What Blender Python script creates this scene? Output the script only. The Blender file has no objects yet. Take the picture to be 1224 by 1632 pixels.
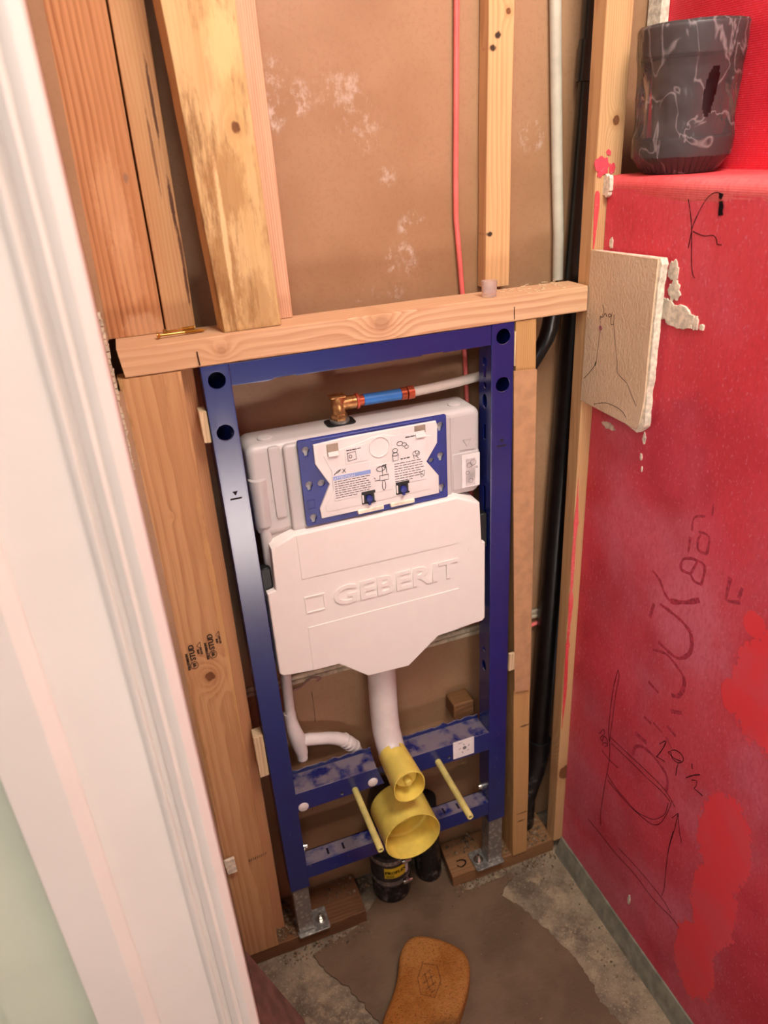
import bpy, bmesh, math, random
from mathutils import Vector, Matrix, noise as mnoise
random.seed(7)
PI = math.pi
sc = bpy.context.scene
COL = sc.collection

# ------------------------------------------------------------------ camera, world, lamps, exposure
cam_d = bpy.data.cameras.new('camera'); cam = bpy.data.objects.new('camera', cam_d); COL.objects.link(cam)
YAW, PITCH, ROLL = 0.320820, -0.465260, -0.065650
_f = Vector((math.sin(YAW)*math.cos(PITCH), math.cos(YAW)*math.cos(PITCH), math.sin(PITCH)))
_r = Vector((math.cos(YAW), -math.sin(YAW), 0)); _u = _r.cross(_f)
_r2 = math.cos(ROLL)*_r + math.sin(ROLL)*_u; _u2 = -math.sin(ROLL)*_r + math.cos(ROLL)*_u
cam.matrix_world = Matrix(((_r2.x, _u2.x, -_f.x, -0.09183), (_r2.y, _u2.y, -_f.y, -1.056), (_r2.z, _u2.z, -_f.z, 1.57969), (0, 0, 0, 1)))
cam_d.sensor_fit = 'VERTICAL'; cam_d.sensor_height = 32.0; cam_d.lens = 1178.59 / 1632 * 32.0
cam_d.clip_start = 0.02
cam_d.dof.use_dof = True; cam_d.dof.focus_distance = 1.22; cam_d.dof.aperture_fstop = 3.4
sc.camera = cam

w = bpy.data.worlds.new('world'); sc.world = w; w.use_nodes = True
bg = w.node_tree.nodes['Background']; bg.inputs[0].default_value = (1.0, 0.93, 0.89, 1); bg.inputs[1].default_value = 0.19

def area(name, loc, target, sx, sy, power, col):
    d = bpy.data.lights.new(name, 'AREA'); d.shape = 'RECTANGLE'; d.size = sx; d.size_y = sy; d.energy = power; d.color = col
    o = bpy.data.objects.new(name, d); COL.objects.link(o); o.location = loc
    o.rotation_euler = (Vector(target) - Vector(loc)).to_track_quat('-Z', 'Y').to_euler()
    return o
area('ceiling_lamp', (0.42, -0.90, 2.55), (0.30, 0.0, 0.9), 0.5, 0.5, 29, (1.0, 0.93, 0.83))
area('hall_window_light', (-0.75, -2.0, 2.55), (0.5, 0.0, 0.9), 1.0, 1.0, 19, (1.0, 0.95, 0.91))
_s = bpy.data.lights.new('floor_pool_spot', 'SPOT'); _s.energy = 7600; _s.spot_size = math.radians(22); _s.spot_blend = .25; _s.shadow_soft_size = .06; _s.color = (1.0, 0.97, 0.95)
_o = bpy.data.objects.new('floor_pool_spot', _s); COL.objects.link(_o); _o.location = (0.25, -2.16, 2.4)      # added spot behind the camera; its floor pool stands in for sunlit floor
sc.view_settings.view_transform = 'Standard'; sc.view_settings.look = 'None'
sc.view_settings.exposure = 0.0; sc.view_settings.gamma = 1.0; sc.view_settings.use_curve_mapping = False

# ------------------------------------------------------------------ node helpers
def lin(c):
    return tuple((x/255/12.92 if x/255 <= .04045 else ((x/255+.055)/1.055)**2.4) for x in c)
class S:
    def __init__(s, nt, v): s.nt = nt; s.v = v
    def _m(s, op, o=None, o2=None, clamp=False):
        n = s.nt.nodes.new('ShaderNodeMath'); n.operation = op; n.use_clamp = clamp
        for i, q in enumerate((s, o, o2)):
            if q is None: continue
            q = q.v if isinstance(q, S) else q
            if isinstance(q, (int, float)): n.inputs[i].default_value = q
            else: s.nt.links.new(q, n.inputs[i])
        return S(s.nt, n.outputs[0])
    def __add__(s, o): return s._m('ADD', o)
    __radd__ = __add__
    def __sub__(s, o): return s._m('SUBTRACT', o)
    def __rsub__(s, o): return S(s.nt, float(o))._m('SUBTRACT', s)
    def __mul__(s, o): return s._m('MULTIPLY', o)
    __rmul__ = __mul__
    def __truediv__(s, o): return s._m('DIVIDE', o)
    def sqrt(s): return s._m('SQRT')
    def fract(s): return s._m('FRACT')
    def abs(s): return s._m('ABSOLUTE')
    def sin(s): return s._m('SINE')
    def max(s, o): return s._m('MAXIMUM', o)
    def min(s, o): return s._m('MINIMUM', o)
    def clamp(s): return s._m('ADD', 0.0, clamp=True)
    def step(s, a, b, lo=0.0, hi=1.0):
        if a > b: a, b, lo, hi = b, a, hi, lo
        n = s.nt.nodes.new('ShaderNodeMapRange'); n.interpolation_type = 'SMOOTHSTEP'
        s.nt.links.new(s.v, n.inputs[0]); n.inputs[1].default_value = a; n.inputs[2].default_value = b
        n.inputs[3].default_value = lo; n.inputs[4].default_value = hi
        return S(s.nt, n.outputs[0])
class Mat:
    def __init__(s, name, rough=.6, metal=0., spec=.5):
        s.m = bpy.data.materials.new(name); s.m.use_nodes = True; s.nt = s.m.node_tree
        s.b = s.nt.nodes['Principled BSDF']; s.b.inputs['Roughness'].default_value = rough
        s.b.inputs['Metallic'].default_value = metal; s.b.inputs['Specular IOR Level'].default_value = spec
        tc = s.nt.nodes.new('ShaderNodeTexCoord'); sp = s.nt.nodes.new('ShaderNodeSeparateXYZ')
        s.nt.links.new(tc.outputs['Object'], sp.inputs[0]); s.tc = tc
        s.x, s.y, s.z = (S(s.nt, sp.outputs[i]) for i in range(3))
    def vec(s, x, y, z):
        n = s.nt.nodes.new('ShaderNodeCombineXYZ')
        for i, q in enumerate((x, y, z)):
            if isinstance(q, S): s.nt.links.new(q.v, n.inputs[i])
            else: n.inputs[i].default_value = q
        return n.outputs[0]
    def noise(s, vec=None, scale=5., detail=3., rough=.55, sx=1, sy=1, sz=1, off=0.):
        if vec is None: vec = s.vec(s.x*sx + off, s.y*sy + off*.7, s.z*sz + off*1.3)
        n = s.nt.nodes.new('ShaderNodeTexNoise'); n.inputs['Scale'].default_value = scale
        n.inputs['Detail'].default_value = detail; n.inputs['Roughness'].default_value = rough
        s.nt.links.new(vec, n.inputs['Vector']); return S(s.nt, n.outputs[0])
    def voro(s, scale=50., sx=1, sy=1, sz=1):
        n = s.nt.nodes.new('ShaderNodeTexVoronoi'); n.inputs['Scale'].default_value = scale
        s.nt.links.new(s.vec(s.x*sx, s.y*sy, s.z*sz), n.inputs['Vector']); return S(s.nt, n.outputs['Distance'])
    def normal(s):
        g = s.nt.nodes.new('ShaderNodeNewGeometry'); sp = s.nt.nodes.new('ShaderNodeSeparateXYZ')
        s.nt.links.new(g.outputs['Normal'], sp.inputs[0]); return [S(s.nt, sp.outputs[i]) for i in range(3)]
    def rgb(s, c): return (*lin(c), 1)
    def mix(s, f, a, b, mode='MIX'):
        n = s.nt.nodes.new('ShaderNodeMix'); n.data_type = 'RGBA'; n.blend_type = mode; n.clamp_factor = True
        if isinstance(f, S): s.nt.links.new(f.v, n.inputs[0])
        else: n.inputs[0].default_value = f
        for i, q in ((6, a), (7, b)):
            if isinstance(q, tuple): n.inputs[i].default_value = s.rgb(q)
            else: s.nt.links.new(q, n.inputs[i])
        return n.outputs[2]
    def color(s, c):
        if isinstance(c, tuple): s.b.inputs['Base Color'].default_value = s.rgb(c)
        else: s.nt.links.new(c, s.b.inputs['Base Color'])
        return s
    def set(s, name, f):
        if isinstance(f, S): s.nt.links.new(f.v, s.b.inputs[name])
        else: s.b.inputs[name].default_value = f
        return s
    def bump(s, h, dist=.001, strength=1.):
        n = s.nt.nodes.new('ShaderNodeBump'); n.inputs['Distance'].default_value = dist; n.inputs['Strength'].default_value = strength
        s.nt.links.new(h.v, n.inputs['Height']); s.nt.links.new(n.outputs[0], s.b.inputs['Normal']); return s

def wood(name, light, dark, axis='Z', pith=(0.01, 0.05), freq=230., knots=(), contrast=.55, tint=None, tintamt=.5, stain=None, rough=.72, seed=0., scuffs=(), marks=(), core=.9):
    M = Mat(name, rough, spec=.25)
    dz = lambda c: tuple((v*.90+sum(c)/3*.10)*.945 for v in c)
    light, dark, tint = dz(light), dz(dark), (dz(tint) if tint else None)
    g, u, d = {'Z': (M.z, M.x, M.y), 'X': (M.x, M.z, M.y)}[axis]
    lo = M.noise(M.vec(u*5+seed, d*5+seed, g*1.3+seed*2), 1., 2.) - .5
    rr = ((u-pith[0]+lo*.035)*(u-pith[0]+lo*.035) + (d-pith[1])*(d-pith[1])).sqrt()*freq
    rr = rr + (M.noise(M.vec(u*40+seed, d*40, g*5), 1., 2.)-.5)*1.1
    cores = None; halo = None
    for (kg, ku, kd, kr) in knots:
        dg = (g-kg); du = (u-ku); dd = (d-kd)*.25
        q = (dg*dg*.5 + du*du + dd*dd)/(kr*kr*5.0)
        e = S(M.nt, 2.71828)._m('POWER', q*-1.0)
        rr = rr + e*(freq*kr*1.6)
        q2 = (dg*dg*.8 + du*du + dd*dd).sqrt() + (M.noise(M.vec(u*120, d*60, g*120), 1., 2.)-.5)*kr*.5
        c = q2.step(kr*1.05, kr*.8); h = q2.step(kr*2.3, kr*.9)
        cores = c if cores is None else cores.max(c); halo = h if halo is None else halo.max(h)
    sw = rr.fract()
    band = sw.step(.15, .85)*sw.step(1.0, .9)*M.noise(M.vec(u*55+seed, d*55, g*.9), 1., 2.).step(.25, .7, .35, 1.0)
    fine = M.noise(M.vec(u*420, d*420, g*9), 1., 3.)
    col = M.mix((band*contrast + (fine-.5)*.9).clamp(), light, dark)
    if tint: col = M.mix(M.noise(M.vec(u*14+seed, d*14, g*3+seed), 1., 3.).step(.42, .68)*tintamt, col, tint)
    if stain:
        sc_, sm, th = stain
        n = M.noise(M.vec(u*22+seed, d*22, g*7), 1., 6., .68)
        n2 = M.noise(M.vec(u*160, d*160, g*18), 1., 3., .7)
        col = M.mix((n*.7+n2*.3).step(th, th+.16)*sm, col, sc_)
    for (mg, mu, rg, ru, c, amt) in marks:      # stains and scuffs with a place of their own on the piece
        q = (((g-mg)/rg)*((g-mg)/rg) + ((u-mu)/ru)*((u-mu)/ru)).sqrt() + (M.noise(M.vec(u*90, d*90, g*28), 1., 6., .75)-.5)*2.0
        col = M.mix(q.step(1.15, .55)*amt, col, c)
    if cores is not None:
        col = M.mix(halo*.4, col, dark)
        kcol = M.mix(M.noise(M.vec(u*150, d*150, g*150), 1., 2.), (128, 74, 40), (70, 38, 20))
        col = M.mix(cores*core, col, kcol)
    M.color(col); M.bump(fine*.6+band*.25, .0006, .5)
    return M.m

def plain(name, c, rough=.5, metal=0., var=.12, scale=30., spec=.5, bump=0., **kw):
    M = Mat(name, rough, metal, spec)
    n = M.noise(scale=scale, detail=4.)
    dk = tuple(max(0, x*(1-var*1.6)) for x in c); lt = tuple(min(255, x*(1+var*.6)) for x in c)
    M.color(M.mix(n.step(.3, .7), dk, lt))
    if bump: M.bump(n, bump)
    for k, v in kw.items(): M.set(k, v)
    return M.m

# ------------------------------------------------------------------ mesh helpers
def link(o): COL.objects.link(o); return o
def curve_mesh(cu):
    o = bpy.data.objects.new('tmp', cu); COL.objects.link(o)
    dg = bpy.context.evaluated_depsgraph_get(); dg.update()
    me = bpy.data.meshes.new_from_object(o.evaluated_get(dg))
    bpy.data.objects.remove(o); bpy.data.curves.remove(cu)
    return me
def circ(cx, cz, r, n=20): return [(cx+r*math.cos(2*PI*i/n), cz+r*math.sin(2*PI*i/n)) for i in range(n)]
def rrect(x0, z0, x1, z1, r, n=5):
    p = []
    for (cx, cz, a0) in ((x1-r, z1-r, 0), (x0+r, z1-r, 90), (x0+r, z0+r, 180), (x1-r, z0+r, 270)):
        for i in range(n+1):
            a = math.radians(a0+90*i/n); p.append((cx+r*math.cos(a), cz+r*math.sin(a)))
    return p
def keyhole(cx, cz, r, s, h):    # round hole with a slot below it
    p = [(cx+r*math.cos(a), cz+r*math.sin(a)) for a in [math.radians(-55+i*290/16) for i in range(17)]]
    return p + [(cx-s, cz-h), (cx+s, cz-h)]
class MB:
    def __init__(s): s.b = bmesh.new()
    def box(s, x0, x1, y0, y1, z0, z1, bev=0., seg=1):
        r = bmesh.ops.create_cube(s.b, size=1.)
        for v in r['verts']:
            v.co = Vector((x0+(v.co.x+.5)*(x1-x0), y0+(v.co.y+.5)*(y1-y0), z0+(v.co.z+.5)*(z1-z0)))
        if bev:
            es = list({e for v in r['verts'] for e in v.link_edges})
            bmesh.ops.bevel(s.b, geom=es, offset=bev, segments=seg, affect='EDGES', profile=.6)
        return s
    def hexa(s, bot, top):       # two rings of 4 points
        vs = [s.b.verts.new(p) for p in list(bot)+list(top)]
        for f in ((3, 2, 1, 0), (4, 5, 6, 7), (0, 1, 5, 4), (1, 2, 6, 5), (2, 3, 7, 6), (3, 0, 4, 7)): s.b.faces.new([vs[i] for i in f])
        return s
    def loft(s, rings, cap=True, closed=True):
        R = [[s.b.verts.new(p) for p in r] for r in rings]
        n = len(R[0])
        for a, b in zip(R, R[1:]):
            for i in range(n if closed else n-1):
                s.b.faces.new((a[i], a[(i+1) % n], b[(i+1) % n], b[i]))
        if cap:
            s.b.faces.new(list(reversed(R[0]))); s.b.faces.new(R[-1])
        return s
    def tube(s, pts, rad, n=14, cap=True):
        pts = [Vector(p) for p in pts]; rings = []
        rad = rad if isinstance(rad, (list, tuple)) else [rad]*len(pts)
        t0 = (pts[1]-pts[0]).normalized()
        up = Vector((0, 0, 1)) if abs(t0.z) < .9 else Vector((1, 0, 0))
        a = t0.cross(up).normalized()
        for i, p in enumerate(pts):
            t = ((pts[min(i+1, len(pts)-1)]-p).normalized() + (p-pts[max(i-1, 0)]).normalized())
            t = t.normalized() if t.length > 1e-9 else t0
            a = (a - t*a.dot(t)).normalized(); b = t.cross(a)
            rings.append([p + rad[i]*(math.cos(2*PI*k/n)*a + math.sin(2*PI*k/n)*b) for k in range(n)])
        return s.loft(rings, cap)
    def lathe(s, prof, c, axis='Z', n=32, sq=1., cap=True):  # prof: (r, h) along the axis from c
        rings = []
        for (r, h) in prof:
            ring = []
            for k in range(n):
                a = 2*PI*k/n; u, v = r*math.cos(a), r*math.sin(a)*sq
                ring.append({'Z': (c[0]+u, c[1]+v, c[2]+h), 'Y': (c[0]+u, c[1]-h, c[2]+v), 'X': (c[0]+h, c[1]+u, c[2]+v)}[axis])
            rings.append(ring)
        return s.loft(rings, cap)
    def mesh(s, me, mtx=None):
        if mtx is not None: me.transform(mtx)
        s.b.from_mesh(me); bpy.data.meshes.remove(me); return s
    def plate(s, outline, holes=(), y0=0., y1=.002, bev=0., plane='XZ', res=1):
        cu = bpy.data.curves.new('c', 'CURVE'); cu.dimensions = '2D'; cu.fill_mode = 'BOTH'
        for poly in [outline]+list(holes):
            sp = cu.splines.new('POLY'); sp.points.add(len(poly)-1); sp.use_cyclic_u = True
            for q, p in zip(sp.points, poly): q.co = (p[0], p[1], 0, 1)
        t = abs(y1-y0)/2; cu.extrude = t-bev; cu.bevel_depth = bev; cu.bevel_resolution = res
        if bev: cu.offset = -bev
        me = curve_mesh(cu); ym = (y0+y1)/2
        M = {'XZ': Matrix(((1, 0, 0, 0), (0, 0, -1, ym), (0, 1, 0, 0), (0, 0, 0, 1))),
             'YZ': Matrix(((0, 0, 1, ym), (1, 0, 0, 0), (0, 1, 0, 0), (0, 0, 0, 1))),
             'XY': Matrix(((1, 0, 0, 0), (0, 1, 0, 0), (0, 0, 1, ym), (0, 0, 0, 1)))}[plane]
        return s.mesh(me, M)
    def text(s, body, mtx, size, ext=.0003, align='LEFT', shear=0., bold=0.):
        cu = bpy.data.curves.new('t', 'FONT'); cu.body = body; cu.size = size; cu.extrude = ext; cu.align_x = align
        cu.shear = shear; cu.offset = bold; cu.resolution_u = 3
        return s.mesh(curve_mesh(cu), mtx)
    def ribbon(s, pts, width, nrm, h=.0004, sub=4, taper=True):   # flat stroke of ink lying on a surface
        pts = [Vector(p) for p in pts]; nrm = Vector(nrm)
        if len(pts) > 2:
            out = []
            for i in range(len(pts)-1):
                p0, p1, p2, p3 = pts[max(i-1, 0)], pts[i], pts[i+1], pts[min(i+2, len(pts)-1)]
                for k in range(sub):
                    t = k/sub
                    out.append(.5*((2*p1)+(p2-p0)*t+(2*p0-5*p1+4*p2-p3)*t*t+(3*p1-p0-3*p2+p3)*t**3))
            pts = out+[pts[-1]]
        L = []; 
        for i, p in enumerate(pts):
            t = (pts[min(i+1, len(pts)-1)]-pts[max(i-1, 0)]).normalized(); sd = t.cross(nrm).normalized()
            ww = width*(.75+.5*mnoise.noise(p*90))*.5
            L.append([p+sd*ww, p+sd*ww+nrm*h, p-sd*ww+nrm*h, p-sd*ww])
        return s.loft(L)
    def jitter(s, amp, scale, seed=0.):
        for v in s.b.verts:
            q = v.co*scale + Vector((seed, seed*2, seed*3))
            v.co += Vector((mnoise.noise(q), mnoise.noise(q+Vector((31, 0, 0))), mnoise.noise(q+Vector((0, 57, 0)))))*amp
        return s
    def build(s, name, mat, parent=None, smooth=True, origin=None, angle=38.):
        me = bpy.data.meshes.new(name)
        bmesh.ops.remove_doubles(s.b, verts=s.b.verts, dist=1e-6)
        bmesh.ops.recalc_face_normals(s.b, faces=s.b.faces)
        s.b.to_mesh(me); s.b.free()
        if mat: me.materials.append(mat)
        o = bpy.data.objects.new(name, me); link(o)
        if parent is not None:
            p = parent; off = Vector((0, 0, 0))
            while p is not None: off += p.location; p = p.parent
            me.transform(Matrix.Translation(-off)); o.parent = parent
        else:
            if origin is None:
                xs = [v.co for v in me.vertices]
                origin = Vector(((min(v.x for v in xs)+max(v.x for v in xs))/2, (min(v.y for v in xs)+max(v.y for v in xs))/2, min(v.z for v in xs)))
            origin = Vector(origin); me.transform(Matrix.Translation(-origin)); o.location = origin
        if smooth:
            for p in me.polygons: p.use_smooth = True
            me.set_sharp_from_angle(angle=math.radians(angle))
            wn = o.modifiers.new('weighted_normals', 'WEIGHTED_NORMAL'); wn.keep_sharp = True; wn.weight = 80
        return o
def tag(o, label=None, cat=None, group=None, kind=None):
    for k, v in (('label', label), ('category', cat), ('group', group), ('kind', kind)):
        if v: o[k] = v
    return o
def thing(name, loc, label, cat, group=None, kind=None):
    o = bpy.data.objects.new(name, None); o.empty_display_size = .03; o.location = loc; link(o)
    return tag(o, label, cat, group, kind)
def lumber(bot, top, bev=.0025, n=14, wob=.0008, seed=0., axis='Z'):
    """board from a bottom ring of 4 corners (front-left, front-right, back-right, back-left) to a top ring, eased edges, slightly uneven"""
    mb = MB(); rings = []
    bot = [Vector(p) for p in bot]; top = [Vector(p) for p in top]
    for i in range(n+1):
        t = i/n; c = [b.lerp(q, t) for b, q in zip(bot, top)]; ring = []
        for k in range(4):
            p = c[k]; a = (c[k-1]-p).normalized(); b = (c[(k+1) % 4]-p).normalized()
            ring += [p+a*bev, p+(a+b)*bev*.3, p+b*bev]
        w_ = Vector((mnoise.noise(Vector((t*7+seed, 0, 0))), mnoise.noise(Vector((t*7+seed, 9, 0))), 0 if axis == 'Z' else mnoise.noise(Vector((t*7+seed, 4, 3)))))*wob
        if axis == 'X': w_.x = 0
        ring = [p+w_+Vector((mnoise.noise(p*60), mnoise.noise(p*60+Vector((8, 0, 0))), 0))*wob*.6 for p in ring]
        rings.append(ring)
    mb.loft(rings); return mb
def board(x0, x1, y0, y1, z0, z1, tx=(0, 0), **k):
    return lumber([(x0, y0, z0), (x1, y0, z0), (x1, y1, z0), (x0, y1, z0)], [(x0+tx[0], y0, z1), (x1+tx[1], y0, z1), (x1+tx[1], y1, z1), (x0+tx[0], y1, z1)], **k)
PEN = [
 (0.0011,[(-0.14,0.658),(-0.133,0.617),(-0.13,0.563),(-0.131,0.497),(-0.138,0.47),(-0.142,0.434),(-0.139,0.389),(-0.135,0.333),(-0.132,0.268),(-0.137,0.233)]),
 (0.001,[(-0.14,0.658),(-0.145,0.644),(-0.14,0.593),(-0.139,0.542),(-0.138,0.509),(-0.137,0.475)]),
 (0.001,[(-0.14,0.488),(-0.189,0.493),(-0.247,0.5),(-0.292,0.503),(-0.318,0.496),(-0.328,0.489)]),
 (0.001,[(-0.144,0.475),(-0.198,0.482),(-0.249,0.486),(-0.29,0.492),(-0.316,0.49)]),
 (0.001,[(-0.139,0.389),(-0.165,0.38),(-0.197,0.379),(-0.236,0.381),(-0.264,0.396),(-0.283,0.409),(-0.303,0.439),(-0.31,0.459),(-0.312,0.482)]),
 (0.001,[(-0.143,0.374),(-0.186,0.374),(-0.218,0.376),(-0.258,0.385),(-0.282,0.395),(-0.298,0.413),(-0.309,0.442),(-0.317,0.476),(-0.319,0.493)]),
 (0.0012,[(-0.118,0.432),(-0.142,0.43),(-0.17,0.434)]),
 (0.0012,[(-0.103,0.466),(-0.115,0.488),(-0.119,0.479),(-0.108,0.46),(-0.115,0.456),(-0.118,0.472),(-0.128,0.474),(-0.133,0.465)]),
 (0.0012,[(-0.118,0.447),(-0.116,0.452),(-0.127,0.462),(-0.132,0.459),(-0.123,0.448)]),
 (0.0016,[(-0.27,0.586),(-0.285,0.607),(-0.279,0.581),(-0.268,0.554)]),
 (0.0016,[(-0.267,0.554),(-0.279,0.559),(-0.29,0.562)]),
 (0.0016,[(-0.299,0.597),(-0.31,0.608),(-0.325,0.611),(-0.33,0.602),(-0.32,0.588),(-0.306,0.585),(-0.3,0.594),(-0.294,0.588),(-0.31,0.589),(-0.326,0.597)]),
 (0.0011,[(-0.32,0.588),(-0.319,0.574),(-0.319,0.557)]),
 (0.0012,[(-0.349,0.613),(-0.352,0.604)]),
 (0.0015,[(-0.342,0.574),(-0.356,0.593),(-0.37,0.608)]),
 (0.0015,[(-0.355,0.581),(-0.365,0.589),(-0.366,0.578),(-0.363,0.57),(-0.373,0.571),(-0.383,0.572)]),
 (0.001,[(-0.338,0.484),(-0.336,0.44),(-0.332,0.404),(-0.33,0.37)]),
 (0.001,[(-0.334,0.435),(-0.33,0.382),(-0.332,0.326),(-0.335,0.278),(-0.331,0.251)]),
 (0.001,[(-0.338,0.484),(-0.346,0.454),(-0.357,0.429)]),
 (0.001,[(-0.326,0.459),(-0.338,0.484)]),
 (0.001,[(-0.092,0.206),(-0.138,0.209),(-0.189,0.21),(-0.254,0.221),(-0.296,0.219),(-0.326,0.222),(-0.363,0.232),(-0.386,0.23)]),
 (0.0008,[(-0.2,0.235),(-0.266,0.246),(-0.331,0.249),(-0.361,0.24)]),
 (0.001,[(-0.185,1.485),(-0.19,1.467),(-0.195,1.448),(-0.2,1.42),(-0.204,1.4),(-0.209,1.389),(-0.213,1.386)]),
 (0.001,[(-0.193,1.423),(-0.195,1.441),(-0.197,1.453),(-0.206,1.47),(-0.215,1.482),(-0.223,1.49),(-0.234,1.495),(-0.243,1.494),(-0.247,1.493)]),
 (0.006,[(-0.244,1.494),(-0.244,1.491),(-0.243,1.488)]),
 (0.0085,[(-0.245,1.485),(-0.246,1.479),(-0.245,1.474),(-0.246,1.468)]),
 (0.001,[(-0.198,1.445),(-0.219,1.441),(-0.236,1.443),(-0.243,1.439),(-0.246,1.433),(-0.254,1.433)]),
]
STENCIL = [
 (0.007,[(-0.2,0.911),(-0.22,0.902),(-0.233,0.887),(-0.248,0.879)]),
 (0.011,[(-0.249,0.879),(-0.281,0.896),(-0.31,0.918)]),
 (0.009,[(-0.227,0.86),(-0.256,0.861),(-0.284,0.859),(-0.303,0.851)]),
 (0.009,[(-0.303,0.851),(-0.309,0.832),(-0.306,0.812),(-0.289,0.791),(-0.269,0.785),(-0.235,0.788)]),
 (0.009,[(-0.224,0.764),(-0.256,0.777),(-0.282,0.772),(-0.302,0.762),(-0.306,0.744),(-0.298,0.719),(-0.282,0.708)]),
 (0.008,[(-0.251,0.689),(-0.223,0.693)]),
 (0.009,[(-0.207,0.821),(-0.213,0.852)]),
 (0.009,[(-0.224,0.613),(-0.244,0.612)]),
 (0.008,[(-0.249,0.619),(-0.273,0.616)]),
 (0.009,[(-0.286,0.676),(-0.31,0.692)]),
 (0.008,[(-0.282,0.639),(-0.305,0.636)]),
 (0.009,[(-0.207,0.503),(-0.211,0.526),(-0.23,0.544),(-0.257,0.549),(-0.282,0.545),(-0.298,0.537),(-0.304,0.519),(-0.302,0.501)]),
 (0.009,[(-0.206,0.558),(-0.238,0.562)]),
 (0.008,[(-0.283,0.616),(-0.301,0.604)]),
 (0.006,[(-0.309,0.946),(-0.309,0.979),(-0.283,0.978)]),
 (0.006,[(-0.309,0.946),(-0.294,0.943),(-0.284,0.951)]),
 (0.006,[(-0.284,0.951),(-0.294,0.978)]),
 (0.006,[(-0.284,0.951),(-0.263,0.948),(-0.265,0.967),(-0.283,0.978)]),
 (0.006,[(-0.31,1),(-0.309,1.029),(-0.288,1.027)]),
 (0.006,[(-0.31,1),(-0.293,0.998),(-0.289,1.012),(-0.293,1.025)]),
 (0.006,[(-0.273,0.983),(-0.273,1.011)]),
 (0.005,[(-0.274,1.022),(-0.275,1.045),(-0.296,1.057)]),
 (0.004,[(-0.309,1.064),(-0.308,1.084)]),
 (0.008,[(-0.359,0.948),(-0.36,0.987)]),
 (0.007,[(-0.362,0.948),(-0.385,0.959)]),
 (0.007,[(-0.381,0.964),(-0.384,0.983)]),
]
PATCH_PEN = [
 (0.0011,[(-0.042,1.325),(-0.047,1.312)]),
 (0.0013,[(-0.037,1.3),(-0.038,1.306),(-0.043,1.305),(-0.044,1.311)]),
 (0.0013,[(-0.046,1.306),(-0.05,1.313),(-0.055,1.308)]),
 (0.0013,[(-0.059,1.313),(-0.063,1.314),(-0.066,1.312),(-0.062,1.309),(-0.059,1.31),(-0.059,1.313)]),
 (0.0012,[(-0.068,1.318),(-0.066,1.308),(-0.067,1.299),(-0.072,1.299)]),
 (0.0012,[(-0.073,1.315),(-0.073,1.307),(-0.073,1.299)]),
 (0.0009,[(-0.039,1.299),(-0.039,1.277),(-0.037,1.252),(-0.035,1.231)]),
 (0.003,[(-0.035,1.231),(-0.032,1.224)]),
 (0.0011,[(-0.032,1.224),(-0.017,1.207),(-0.003,1.194)]),
 (0.001,[(-0.074,1.3),(-0.082,1.27),(-0.09,1.244),(-0.095,1.226),(-0.119,1.216),(-0.131,1.203),(-0.147,1.186)]),
 (0.0012,[(-0.037,1.158),(-0.067,1.169),(-0.094,1.171),(-0.114,1.168),(-0.124,1.161)]),
]

# ------------------------------------------------------------------ materials
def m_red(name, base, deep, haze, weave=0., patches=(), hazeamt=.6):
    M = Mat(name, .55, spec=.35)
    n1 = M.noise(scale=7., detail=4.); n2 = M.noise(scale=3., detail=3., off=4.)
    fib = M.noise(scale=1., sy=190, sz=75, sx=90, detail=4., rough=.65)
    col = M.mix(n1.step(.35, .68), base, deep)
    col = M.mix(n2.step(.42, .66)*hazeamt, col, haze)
    if not weave:      # a second, redder coat near the ledge ends in a ragged edge
        top = (M.z - 1.20 + (M.y+.2)*.25 + (M.noise(scale=14., detail=5., rough=.65, off=6.)-.5)*.22).step(-.01, .02)
        col = M.mix(top*.6, col, (222, 62, 72))
        drag = M.noise(scale=1., sy=5, sz=3, detail=4., rough=.6, off=9.).step(.52, .66)
        col = M.mix(drag*.55, col, (214, 56, 66))
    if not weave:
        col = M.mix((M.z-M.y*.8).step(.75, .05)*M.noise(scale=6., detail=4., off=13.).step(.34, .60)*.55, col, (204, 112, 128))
    col = M.mix(fib.step(.42, .70)*.38, col, deep)
    ft = M.noise(scale=1., sy=230, sz=150, sx=90, detail=3., rough=.7, off=2.)
    col = M.mix(ft.step(.57, .70)*.6, col, haze)
    sm = None
    nz = (M.noise(scale=38., detail=5., rough=.65)-.5)*.75
    for (y, z, ry, rz) in patches:
        a = (M.y-y)/ry; b = (M.z-z)/rz
        q = ((a*a+b*b).sqrt()+nz+(M.noise(scale=120., detail=3., off=11.)-.5)*.4).step(1.04, .97)
        sm = q if sm is None else sm.max(q)
    h = fib*.7 + ft*.5
    if sm is not None:
        col = M.mix(sm*.95, col, M.mix(M.noise(scale=9., off=8.).step(.4, .6), (240, 66, 76), (234, 80, 92)))
        h = h*(1-sm*.85) + sm*1.3
        M.set('Roughness', sm*-.12+.56)
    if weave:
        wv = (M.z*2200).sin()*.5 + (M.y*2200).sin()*.5
        col = M.mix(wv.step(.2, .9)*weave, col, deep); h = h*.4 + wv*.35
    M.color(col); M.bump(h, .0007, .6); return M.m

PATCHES = [(-.455, .84, .062, .09), (-.49, .93, .06, .035), (-.40, .80, .02, .03), (-.44, .52, .055, .105), (-.445, .37, .05, .10), (-.43, .20, .05, .095), (-.415, .94, .02, .02)]
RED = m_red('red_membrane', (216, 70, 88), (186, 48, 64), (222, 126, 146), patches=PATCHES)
RED_UP = m_red('red_membrane_bright', (228, 48, 62), (206, 34, 50), (232, 86, 112), weave=.12, hazeamt=.5)
RED_TOP = m_red('red_membrane_ledge', (220, 76, 80), (204, 56, 64), (230, 122, 122), weave=.10)

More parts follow.
